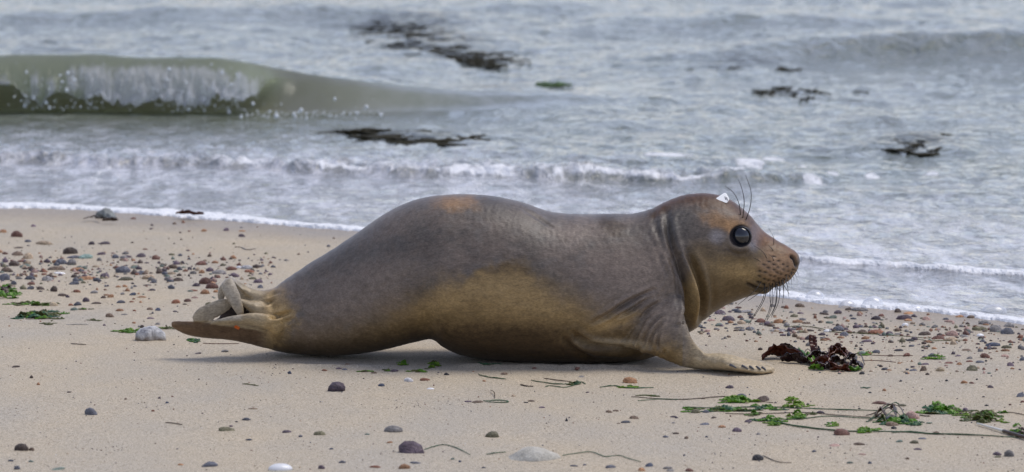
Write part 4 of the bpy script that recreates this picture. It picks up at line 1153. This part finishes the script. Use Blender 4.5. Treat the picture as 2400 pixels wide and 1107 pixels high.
# ------------------------------------------------------------------ seaweed
def weed_mat(name, a, b, rough=.4, tr=.25):
    m = M(name); n = m.noise(m.coords(), 60, 3, .6)
    c = m.ramp(n, [(.3, a), (.7, b)])
    m.set(Base_Color=c, Roughness=rough, Specular_IOR_Level=.08 if name.startswith('floating') else .5)
    t = m.new('ShaderNodeBsdfTranslucent', {'Color': c})
    mx = m.new('ShaderNodeMixShader', {0: tr, 1: m.b.outputs[0], 2: t.outputs[0]})
    m.l.new(mx.outputs[0], m.out.inputs['Surface'])
    m.set(Normal=m.bump(n, .4, .003))
    return m.m
green = weed_mat('sea_lettuce', (.06, .18, .012), (.20, .42, .03), .35, .35)
lime = weed_mat('lime_lettuce', (.16, .30, .02), (.30, .46, .05), .35, .4)
teal = weed_mat('eelgrass', (.015, .065, .028), (.045, .14, .055), .4, .1)
brownw = weed_mat('brown_weed', (.030, .018, .012), (.085, .045, .025), .35, .1)
darkred = weed_mat('dark_red_kelp', (.014, .007, .008), (.040, .013, .010), .22, .15)
redk = weed_mat('red_kelp', (.055, .013, .008), (.16, .040, .016), .25, .35)
khaki = weed_mat('khaki_weed', (.06, .07, .015), (.13, .15, .03), .45, .2)

def ribbon(P, W, twist=0., mat=None, name='blade', parent=None, wav=.25, seed=0, thick=.0007, lift=None, n=None):
    """a thin closed strap following the world points P, half widths W"""
    P = np.array(P, float)
    n = n or max(14, len(P) * 8)
    C = catmull(P, n); W = np.interp(np.linspace(0, 1, n), np.linspace(0, 1, len(W)), W)
    T = np.gradient(C, axis=0); T /= np.linalg.norm(T, axis=1)[:, None] + 1e-9
    s = np.linspace(0, 1, n)
    up = np.array([0, 0, 1.]); sd_ = np.cross(T, up); sd_ /= np.linalg.norm(sd_, axis=1)[:, None] + 1e-9
    nn = np.cross(sd_, T)
    a = twist if np.ndim(twist) else np.full(n, twist)
    a = np.interp(s, np.linspace(0, 1, len(a)), a) + 1.1 * fbm(s * 5 + seed, s * 0, 2, seed)
    k = 9; j = np.linspace(-1, 1, k)
    U = sd_ * np.cos(a)[:, None] + nn * np.sin(a)[:, None]; Nn = -sd_ * np.sin(a)[:, None] + nn * np.cos(a)[:, None]
    wv = wav * (fbm(s[:, None] * 9 + seed * 3.1, j[None, :] * 1.6 + 5, 3, seed + 7)) * 2
    S = C[:, None] + U[:, None] * (W[:, None] * j[None, :] * (1 + .3 * wv))[..., None] + Nn[:, None] * (W[:, None] * wv)[..., None]
    top = S + Nn[:, None] * thick; bot = S - Nn[:, None] * thick
    R = np.concatenate([top, bot[:, ::-1]], 1)
    gz = sandz(R[..., 0], R[..., 1]) + .0006
    R[..., 2] = np.maximum(R[..., 2], gz + np.concatenate([np.full(k, thick * 2), np.zeros(k)])[None, :])
    v, f = loft_rings(R)
    return link(name, mesh_np(name, v, f), mat, parent)
def gpath(pts, z=.0012, jig=.0, seed=0):
    out = []
    r_ = random.Random(seed)
    for p in pts:
        g = ground(p[0], p[1] + (r_.uniform(-1, 1) * jig)); zz = p[2] if len(p) > 2 else z
        out.append((g[0], g[1], g[2] + zz))
    return out
STR = [
 ([(1480, 931), (1530, 935), (1600, 938), (1650, 935), (1700, 931), (1740, 939), (1812, 945)], .0022, brownw, 'long dark strand running past the slate pebble to the dark brown pebble'),
 ([(1600, 957), (1680, 957), (1760, 955), (1850, 958), (1920, 960), (2000, 963), (2075, 964)], .0022, teal, 'straight dark green grass strand at the left of the brown weed tangle, topmost'),
 ([(1700, 970), (1760, 971), (1830, 971), (1900, 970), (1960, 974), (2040, 979)], .0016, brownw, 'thin brown strand under the lime green weed leaf'),
 ([(1830, 985), (1880, 983), (1930, 978), (2000, 980), (2075, 984)], .0018, teal, 'thin green strand ending at the brown weed tangle'),
 ([(1765, 986), (1810, 991), (1860, 1000), (1900, 1006), (1960, 1012), (2000, 1013), (2060, 1012), (2110, 1013), (2180, 1018), (2240, 1021), (2300, 1022), (2360, 1026), (2410, 1028)], .0030, teal, 'longest thick dark green strand passing behind the red brown stone to the right edge'),
 ([(2090, 1016), (2130, 1012), (2180, 1017), (2230, 1019)], .0015, teal, 'short grass blade doubling the lowest thick strand'),
 ([(995, 1055), (1015, 1048), (1040, 1044), (1070, 1052), (1102, 1069)], .0011, teal, 'thin arched grass blade beside the large purple pebble'),
 ([(1140, 1067), (1160, 1064), (1186, 1061)], .0016, teal, 'short grass blade at the left tip of the pale stone'),
 ([(1318, 1070), (1350, 1063), (1385, 1062), (1408, 1068), (1420, 1073), (1452, 1070), (1470, 1074), (1502, 1085)], .0011, teal, 'wavy grass blade right of the half buried pale stone'),
 ([(1122, 880), (1135, 883), (1150, 887), (1186, 889)], .0026, teal, 'stubby dark green blade below the belly, left of the tangled grass'),
 ([(1120, 857), (1140, 855), (1160, 858), (1175, 859)], .0030, teal, 'dark green scrap right against the belly'),
 ([(1245, 893), (1270, 897), (1310, 901), (1362, 900)], .0018, teal, 'upper left blade of the tangled grass on the open sand'),
 ([(1278, 908), (1290, 905), (1320, 909), (1345, 905), (1362, 898), (1372, 902)], .0018, teal, 'looping lower blade of the tangled grass'),
 ([(1275, 889), (1305, 892), (1338, 896)], .0018, brownw, 'brown straw above the tangled grass blades'),
 ([(1220, 904), (1235, 906), (1250, 907)], .0028, brownw, 'dark purple scrap left of the tangled grass blades'),
 ([(1406, 908), (1440, 907), (1470, 910), (1532, 911)], .0026, teal, 'short green strand below the orange grey pebble'),
 ([(1133, 941), (1150, 944), (1187, 945), (1187, 941), (1160, 940), (1138, 941)], .0016, teal, 'closed loop of dark green grass on the open sand'),
 ([(1150, 918, .003), (1158, 925, .006), (1160, 934, .002)], .0009, brownw, 'tiny curled stem above the green grass loop'),
 ([(1788, 1070), (1797, 1073), (1812, 1081), (1830, 1086), (1855, 1087)], .0012, brownw, 'thin tail of weed right of the round blackish pebble'),
 ([(1840, 768), (1870, 765), (1910, 769), (1960, 780), (2020, 783), (2080, 786), (2180, 795)], .0016, khaki, 'long thin strand winding through the right pebble drift'),
 ([(2150, 795), (2175, 800), (2210, 799), (2260, 798)], .0010, khaki, 'thin curved strand right of the orange pebble in the right drift'),
 ([(2025, 834), (2080, 835), (2140, 835)], .0010, redk, 'fine red stem leaving the kelp heap to the right'),
 ([(2020, 845), (2060, 848), (2100, 852)], .0009, redk, 'second fine red stem, lower, right of the kelp heap'),
 ([(475, 805), (500, 806), (560, 806)], .0014, redk, 'straight red stem under the hind flippers'),
 ([(1290, 847), (1320, 847), (1350, 848)], .0008, brownw, 'brown fibre at the front of the belly'),
 ([(550, 581), (565, 580), (580, 586), (600, 585)], .0018, brownw, 'bent dark twig on the upper left sand'),
 ([(388, 992), (405, 994), (427, 998)], .0020, brownw, 'short grey brown twig right of the pointed slate pebble'),
 ([(568, 901), (585, 902), (606, 905)], .0018, khaki, 'pale flat twig left of the large dark purple pebble'),
 ([(166, 808), (185, 809), (202, 809)], .0018, brownw, 'small brown twig left of the white rock'),
 ([(155, 762), (180, 762), (207, 761)], .0016, weed_mat('bleached', (.40, .38, .36), (.55, .53, .5), .6, .1), 'bleached pale stem below the green weed tuft'),
 ([(1495, 941), (1540, 938), (1590, 939)], .0012, teal, 'faint green thread at the left end of the long dark strand'),
 ([(2340, 967), (2375, 970), (2402, 975)], .0012, brownw, 'dark thread right of the bright weed mound'),
 ([(2155, 976), (2180, 978)], .0024, brownw, 'short dark stem right of the pink rounded stone')]
for k, (pts, w, mat, lab) in enumerate(STR):
    o = ribbon(gpath(pts, .0016, 1.2, k), [w * .5, w, w * .9, w, w * .4], 0.35, mat, 'strand', seed=k, wav=.5, thick=.0006, n=len(pts) * 9)
    tag(o, lab, 'seaweed', 'strands of weed and grass')

def tuft(px, py, w, h, mats, label, n=16, seed=0, name='weed_tuft', hz=1.0):
    """a low heap of crumpled leaves, each leaf a part"""
    r_ = random.Random(seed)
    g0 = ground(px, py)
    root = empty(name, (float(g0[0]), float(g0[1]), float(g0[2])))
    tag(root, label, 'seaweed', 'green weed tufts')
    s = np.linalg.norm(g0 - CAM) / FPX
    bpy.context.view_layer.update()
    for k in range(n):
        cx = px + r_.gauss(0, w * .26); cy = py - h * .30 + r_.gauss(0, h * .22)
        L = min(w * .5, r_.uniform(.3, .7) * w * .5 + 6); a = r_.uniform(-.25, .25)
        edge = max(0, 1 - abs(cx - px) / (w * .5))
        zt = h * s * hz * .75 * edge * r_.random()
        g = ground(cx, min(cy, py)); hw = L * .5 * s
        wd = r_.uniform(.22, .5) * min(L, h * 1.3) * s * .5 + .0018
        P = [(g[0] - hw - g0[0], g[1] + a * hw - g0[1], g[2] + .001 - g0[2]), (g[0] - hw * .3 - g0[0], g[1] - g0[1], g[2] + zt * .8 - g0[2]), (g[0] + hw * .3 - g0[0], g[1] - g0[1], g[2] + zt - g0[2]), (g[0] + hw - g0[0], g[1] - a * hw - g0[1], g[2] + .001 - g0[2])]
        P = [(p[0] + g0[0], p[1] + g0[1], p[2] + g0[2]) for p in P]
        ro = ribbon(P, [wd * .3, wd, wd * 1.1, wd * .9, wd * .25], [r_.uniform(-.9, .9), r_.uniform(-.9, .9)], r_.choice(mats), 'leaf', None, .7, seed * 31 + k, .0005, n=16)
        ro.parent = root; ro.matrix_parent_inverse = root.matrix_world.inverted()
    return root
TU = [
 (12, 700, 76, 34, [green, brownw, green], 'green and brown weed heap cut by the left picture edge', 18), (82, 717, 88, 12, [green, khaki], 'flat green weed right of the heap at the left edge', 12),
 (88, 748, 110, 20, [green, teal, khaki], 'broad green weed tuft below the left pebble drift', 20), (110, 762, 30, 5, [khaki], 'thin khaki weed scrap under the broad left tuft', 5),
 (300, 781, 52, 11, [green, lime], 'green weed tucked behind the left of the white rock', 10), (388, 772, 40, 7, [green, khaki], 'small green weed right of the white rock', 7),
 (450, 805, 34, 13, [green, teal], 'green weed scrap under the longest hind flipper', 9), (222, 753, 28, 4, [khaki], 'flat khaki weed above the white rock, left side', 5), (195, 727, 40, 4, [green, khaki], 'faint green film beside the green grey pebble', 5),
 (945, 857, 24, 15, [lime, green], 'bright green leaf scrap in the shade of the belly', 6), (1018, 863, 32, 16, [lime, green, khaki], 'yellow green weed scrap below the front of the belly', 9), (982, 873, 36, 8, [green, khaki], 'green weed scrap left below the yellow green one', 6),
 (862, 873, 34, 5, [green, brownw], 'faint green weed below the rear belly', 4), (908, 872, 18, 7, [khaki, green], 'khaki scrap beside the dark purple pebble below the belly', 4), (1345, 905, 30, 10, [khaki, teal], 'khaki knot at the right end of the tangled grass', 6),
 (1470, 911, 44, 8, [green, lime], 'green leaf on the short strand below the orange grey pebble', 7), (1525, 930, 50, 5, [khaki, teal], 'sparse green threads below the short green strand', 5),
 (1735, 945, 84, 18, [lime, green, green], 'lime green weed between the slate and the dark brown pebble', 20), (1862, 958, 62, 26, [lime], 'rounded glossy lime green leaf standing up from the strand', 10),
 (1705, 966, 120, 14, [green, teal, khaki], 'low green weed belt left of the lime leaf', 18), (1790, 962, 70, 12, [green, teal], 'green weed belt just left of the lime green leaf', 10), (1618, 962, 40, 8, [green], 'small green weed behind the olive pebble', 6), (1765, 976, 30, 12, [khaki, green], 'khaki green scrap under the green belt', 6),
 (1868, 984, 46, 20, [green, lime], 'green weed tuft right below the lime green leaf', 12), (1905, 975, 30, 8, [khaki], 'khaki scrap right of the tuft under the lime leaf', 4), (1800, 990, 70, 12, [teal, green], 'dull green weed at the start of the longest strand', 10), (1822, 998, 40, 18, [green, lime], 'bright weed at the start of the longest strand', 9),
 (1955, 1001, 46, 12, [lime, green], 'bright green triangular leaf behind the red brown stone', 4), (2030, 1016, 56, 14, [green, lime], 'green weed just right of the red brown stone', 10), (2105, 996, 90, 22, [teal, green], 'dark green weed around the slate and brown stones', 14), (2150, 998, 50, 10, [teal], 'dark grass ends right of the slate stone', 6),
 (2205, 971, 92, 24, [teal, green, khaki, green], 'long green weed tuft right of the pink rounded stone', 26), (2255, 976, 50, 10, [lime, brownw], 'yellow green scrap at the right end of the long tuft', 6),
 (2305, 992, 74, 32, [khaki, green, khaki], 'mossy bright green weed mound with dark stems', 26), (2350, 992, 34, 8, [lime], 'lime scrap right of the mossy mound', 4), (2388, 1022, 50, 22, [brownw, teal, green], 'dark weed mat at the right edge under the quill', 12),
 (2192, 843, 44, 11, [green, lime], 'green weed draped over the slate pebble in the right drift', 8), (2028, 834, 46, 9, [green], 'green weed right of the dark red kelp heap', 6), (2030, 911, 18, 4, [teal], 'pale teal scrap on the open sand at right', 3)]
for k, (px, py, w, h, mats, lab, n) in enumerate(TU):
    tuft(px, py, w, h, mats, lab, int(n * 1.7), 50 + k, hz=.75)

# brown tangle with arching stems near the right
def thing_with(name, label, cat, px, py):
    g = ground(px, py); r = empty(name, tuple(float(v) for v in g)); tag(r, label, cat)
    bpy.context.view_layer.update(); return r
def attach(o, r):
    o.parent = r; o.matrix_parent_inverse = r.matrix_world.inverted(); return o
r = thing_with('weed_tangle', 'tangle of arching brown and green stems over the dark slate stone', 'seaweed', 2085, 985)
S1 = [[(2030, 975, 0), (2060, 972, .008), (2085, 970, .020), (2110, 975, .018), (2124, 990, .002)], [(2040, 982, .0), (2065, 975, .012), (2095, 968, .022), (2108, 966, .016)], [(2035, 986, 0), (2060, 985, .012), (2080, 980, .022), (2095, 976, .012)],
      [(2045, 992, 0), (2070, 990, .008), (2095, 985, .020), (2115, 985, .004)], [(2050, 975, .004), (2075, 968, .018), (2095, 960, .010)], [(2030, 990, .0), (2055, 985, .006), (2080, 988, .004)]]
for k, P in enumerate(S1):
    attach(ribbon(gpath(P, 0), [.0012, .002, .002, .0015, .0008], .6, brownw if k % 2 == 0 else teal, 'stem', seed=300 + k, wav=.4, n=26), r)
for k, (P, w) in enumerate([([(2052, 980, .006), (2065, 975, .016), (2078, 982, .004)], .006), ([(2085, 972, .014), (2096, 972, .018), (2100, 985, .006)], .006), ([(2055, 990, .003), (2068, 988, .010), (2078, 992, .003)], .007)]):
    attach(ribbon(gpath(P, 0), [.002, w, w, .002], 1.0, brownw if k < 2 else khaki, 'blade', seed=320 + k, wav=.6), r)

# white quill lying over the weed at the right edge
r = thing_with('quill', 'white quill with brown end lying at the right edge', 'quill', 2350, 1012)
def rod(P, r0, r1, mat, name):
    v = tube([np.array(p) for p in P], r0, r1, 12, 8, name, mat, None); return v
ivory = M('ivory'); ivory.set(Base_Color=(.72, .70, .62, 1), Roughness=.4)
a, b_, c_ = gpath([(2290, 997, .004), (2352, 1016, .005), (2410, 1034, .006)])
a, b_, c_ = np.array(a), np.array(b_), np.array(c_)
attach(rod([a, (a + b_) / 2, b_], .0018, .0034, ivory.m, 'shaft'), r)
attach(rod([b_, (b_ + c_) / 2, c_], .0038, .0042, brownw, 'root_end'), r)

# heap of dark red kelp beside the fore flipper
r = thing_with('kelp_heap', 'heap of glossy dark red kelp with a green leaf beside the fore flipper', 'kelp', 1905, 860)
def kb(P, W, tw, mat, sd, wav=.55, lab=None):
    o = attach(ribbon(gpath(P, 0), W, tw, mat, 'blade', seed=sd, wav=wav, thick=.0009, n=34), r)
    if lab: o['label'] = lab
kb([(1786, 845, .004), (1800, 842, .016), (1820, 841, .022), (1845, 843, .016), (1868, 846, .012), (1890, 850, .008)], [.006, .020, .022, .016, .013, .006], [1.2, 1.0, 1.2, .9], redk, 401, .5, 'broad red brown folded kelp blade')
kb([(1805, 838, .020), (1830, 836, .026), (1860, 838, .020), (1885, 842, .012)], [.004, .010, .012, .006], [.3, .9, .5], darkred, 402, .6)
kb([(1830, 850, .008), (1855, 851, .014), (1880, 853, .012), (1900, 856, .006)], [.008, .014, .012, .006], [.9, 1.3, .8], darkred, 403, .6)
kb([(1912, 848, .010), (1908, 846, .030), (1905, 844, .046), (1904, 843, .058)], [.006, .009, .010, .008], [0, .2, 0], redk, 404, .35, 'upright red blade sticking up from the heap')
kb([(1916, 848, .008), (1917, 846, .020), (1914, 845, .034)], [.007, .009, .005], [0, .3], darkred, 405, .4)
for k, P in enumerate([[(1925, 858, .006), (1945, 852, .020), (1968, 850, .026), (1990, 855, .014)], [(1930, 865, .006), (1950, 862, .018), (1975, 862, .016), (1998, 866, .004)], [(1900, 862, .008), (1925, 862, .016), (1950, 866, .012), (1970, 868, .004)],
                       [(1975, 858, .012), (1995, 855, .022), (2012, 860, .012), (2018, 866, .003)], [(1940, 850, .022), (1960, 846, .030), (1985, 848, .022), (1995, 852, .012)], [(1890, 856, .014), (1915, 850, .024), (1940, 850, .020)],
                       [(1945, 870, .003), (1965, 871, .008), (1985, 870, .008), (1992, 872, .002)], [(1990, 864, .008), (2005, 862, .016), (2019, 866, .006)], [(1935, 856, .018), (1950, 850, .030), (1962, 850, .020)], [(1905, 866, .004), (1925, 868, .012), (1945, 868, .006)]]):
    kb(P, [.004, .012, .013, .004], [k % 3 * .7, 1.2 - .4 * (k % 2), .5], [redk, darkred][k % 2], 410 + k, .75)
for k, P in enumerate([[(1872, 838, .022), (1885, 846, .018), (1900, 855, .012), (1912, 862, .003)], [(1880, 850, .014), (1898, 848, .020), (1915, 858, .006)], [(1895, 866, .002), (1912, 868, .008), (1930, 868, .003)], [(1985, 869, .002), (2000, 871, .006), (2018, 868, .002)]]):
    kb(P, [.003, .009, .010, .003], [.9, .5, 1.1], green, 430 + k, .6, 'green leaf')
for k in range(9):
    x = 1880 + 14 * k
    P = [(x, 848 + (k * 5) % 9, .010), (x + 12, 842 + (k * 3) % 7, .024 - .001 * k), (x + 26, 846 + (k * 7) % 11, .014), (x + 34, 856, .002)]
    attach(ribbon(gpath(P, 0), [.0008, .0014, .001], .3, redk if k % 2 else brownw, 'stem', seed=440 + k, wav=.3, n=20), r)
# brown strip and rim weed at the left tide line
for k, (P, w, lab) in enumerate([([(412, 499), (430, 497), (450, 499), (478, 500)], .012, 'red brown kelp strip floating in the shore foam at left'), ([(197, 513), (210, 508), (225, 507), (238, 512)], .007, 'brown weed left of the grey rock at the foam edge'), ([(240, 516), (258, 514), (277, 515)], .007, 'brown weed at the front of the grey rock by the foam')]):
    g = unproj_z([p[0] for p in P], [p[1] for p in P], .004)
    tag(ribbon(g, [w * .4, w, w, w * .3], .6, redk if k == 0 else brownw, 'kelp_strip', seed=460 + k, wav=.6), lab, 'kelp')

# ------------------------------------------------------------------ soap-like bubbles at the water's edge
bmat = M('bubble')
bmat.n.remove(bmat.b)
lw = bmat.new('ShaderNodeLayerWeight', {'Blend': .35})
tr = bmat.new('ShaderNodeBsdfTransparent'); gl = bmat.new('ShaderNodeBsdfGlossy', {'Roughness': .25}); df = bmat.new('ShaderNodeBsdfDiffuse', {'Color': (.8, .82, .86, 1)})
mx1 = bmat.new('ShaderNodeMixShader', {0: .7, 1: gl.outputs[0], 2: df.outputs[0]})
f = bmat.math('ADD', .12, bmat.math('MULTIPLY', lw.outputs['Facing'], .75))
mx = bmat.new('ShaderNodeMixShader', {0: f, 1: tr.outputs[0], 2: mx1.outputs[0]})
bmat.l.new(mx.outputs[0], bmat.out.inputs['Surface'])
for k, (px, py, r_, lab) in enumerate([(1910, 701, 23, 'leftmost clear foam bubble at the water edge right of the chin'), (1986, 722, 21, 'middle foam bubble of the three, behind the grey flat pebble'), (2046, 718, 26, 'largest clear dome bubble at the water edge'),
                                      (2145, 726, 19, 'low faint bubble in the foam right of the dome bubble'), (2330, 732, 30, 'wide faint bubble beside the pink stone in the foam'), (1880, 696, 9, 'tiny bubble left of the leftmost clear one')]):
    g = unproj_z(px, py, ZW); s = np.linalg.norm(g - CAM) / FPX
    bm = bmesh.new(); bmesh.ops.create_uvsphere(bm, u_segments=36, v_segments=18, radius=r_ * s)
    bmesh.ops.delete(bm, geom=[v for v in bm.verts if v.co.z < -.15 * r_ * s], context='VERTS')
    me = bpy.data.meshes.new('foam_bubble'); bm.to_mesh(me); bm.free(); me.polygons.foreach_set('use_smooth', [True] * len(me.polygons))
    o = link('foam_bubble', me, bmat.m); o.location = g; o.scale = (1, 1, .9 if k < 3 else .6)
    tag(o, lab, 'bubble', 'foam bubbles at the water edge')

# ------------------------------------------------------------------ kelp floating out in the water
fk = weed_mat('floating_kelp', (.018, .018, .010), (.050, .042, .022), .8, .05)
fg = weed_mat('floating_green', (.05, .10, .015), (.09, .16, .03), .4, .1)
def floating(cx, cy, w, h, n, mat, label, seed, lw_=(16, 110), up=0.):
    r_ = random.Random(seed); V = []; F = []; o = 0
    for k in range(n):
        px = cx + r_.gauss(0, w * .24); py = cy + r_.gauss(0, h * .24)
        L = r_.uniform(*lw_) * .5; g = unproj_z(px, py, .002); sx = np.linalg.norm(g - CAM) / FPX
        m_ = 12; t = np.linspace(-1, 1, m_)
        x = g[0] + t * L * sx; dy = (r_.uniform(.015, .07)) * np.clip(1 - t * t + .5 * fbm(t * 3 + k, t * 0, 2, k), 0, 1) ** .8 + .004
        bend = .3 * np.array([float(fbm(np.array([q * .9 + k]), np.array([seed * 1.]), 2, 5)[0]) for q in t])
        z = ZW + up + r_.uniform(-.008, .006) + .012 * fbm(t * 2.2 + k * 3, t * 0, 2, k + 9)
        for sgn_ in (-1, 1):
            pass
        ring = []
        A = np.linspace(0, 2 * math.pi, 6, endpoint=False)
        R = np.stack([np.repeat(x[:, None], 6, 1), g[1] + bend[:, None] + np.cos(A)[None] * dy[:, None], z[:, None] + .0035 * np.sin(A)[None]], -1)
        v, f_ = loft_rings(R); V.append(v); F.append(f_ + o); o += len(v)
    me = mesh_np('floating_kelp', np.concatenate(V), np.concatenate(F))
    tag(link('floating_kelp', me, mat), label, 'kelp', 'kelp floating in the water', kind='stuff')
floating(970, 78, 260, 80, 60, fk, 'largest dark kelp raft floating far out at top centre', 1)
floating(1110, 132, 170, 34, 36, fk, 'kelp raft right of and nearer than the largest one', 2)
floating(950, 320, 290, 20, 26, fk, 'flat kelp raft just behind the low foam line', 3, (30, 150), .006)
floating(880, 298, 200, 8, 10, fk, 'thin streak of kelp behind the flat raft', 4, (30, 120), .006)
floating(2140, 335, 190, 40, 26, fk, 'kelp raft at right, beyond the seal head', 5, (14, 80), .005)
floating(1300, 187, 90, 5, 8, fg, 'narrow green weed streak on the far water', 6, (30, 70))
floating(1740, 152, 240, 16, 26, fk, 'sparse kelp streaks far out right of centre', 7, (14, 60))
floating(1880, 205, 260, 18, 16, fk, 'sparse kelp streaks nearer than those far out', 8, (14, 60))
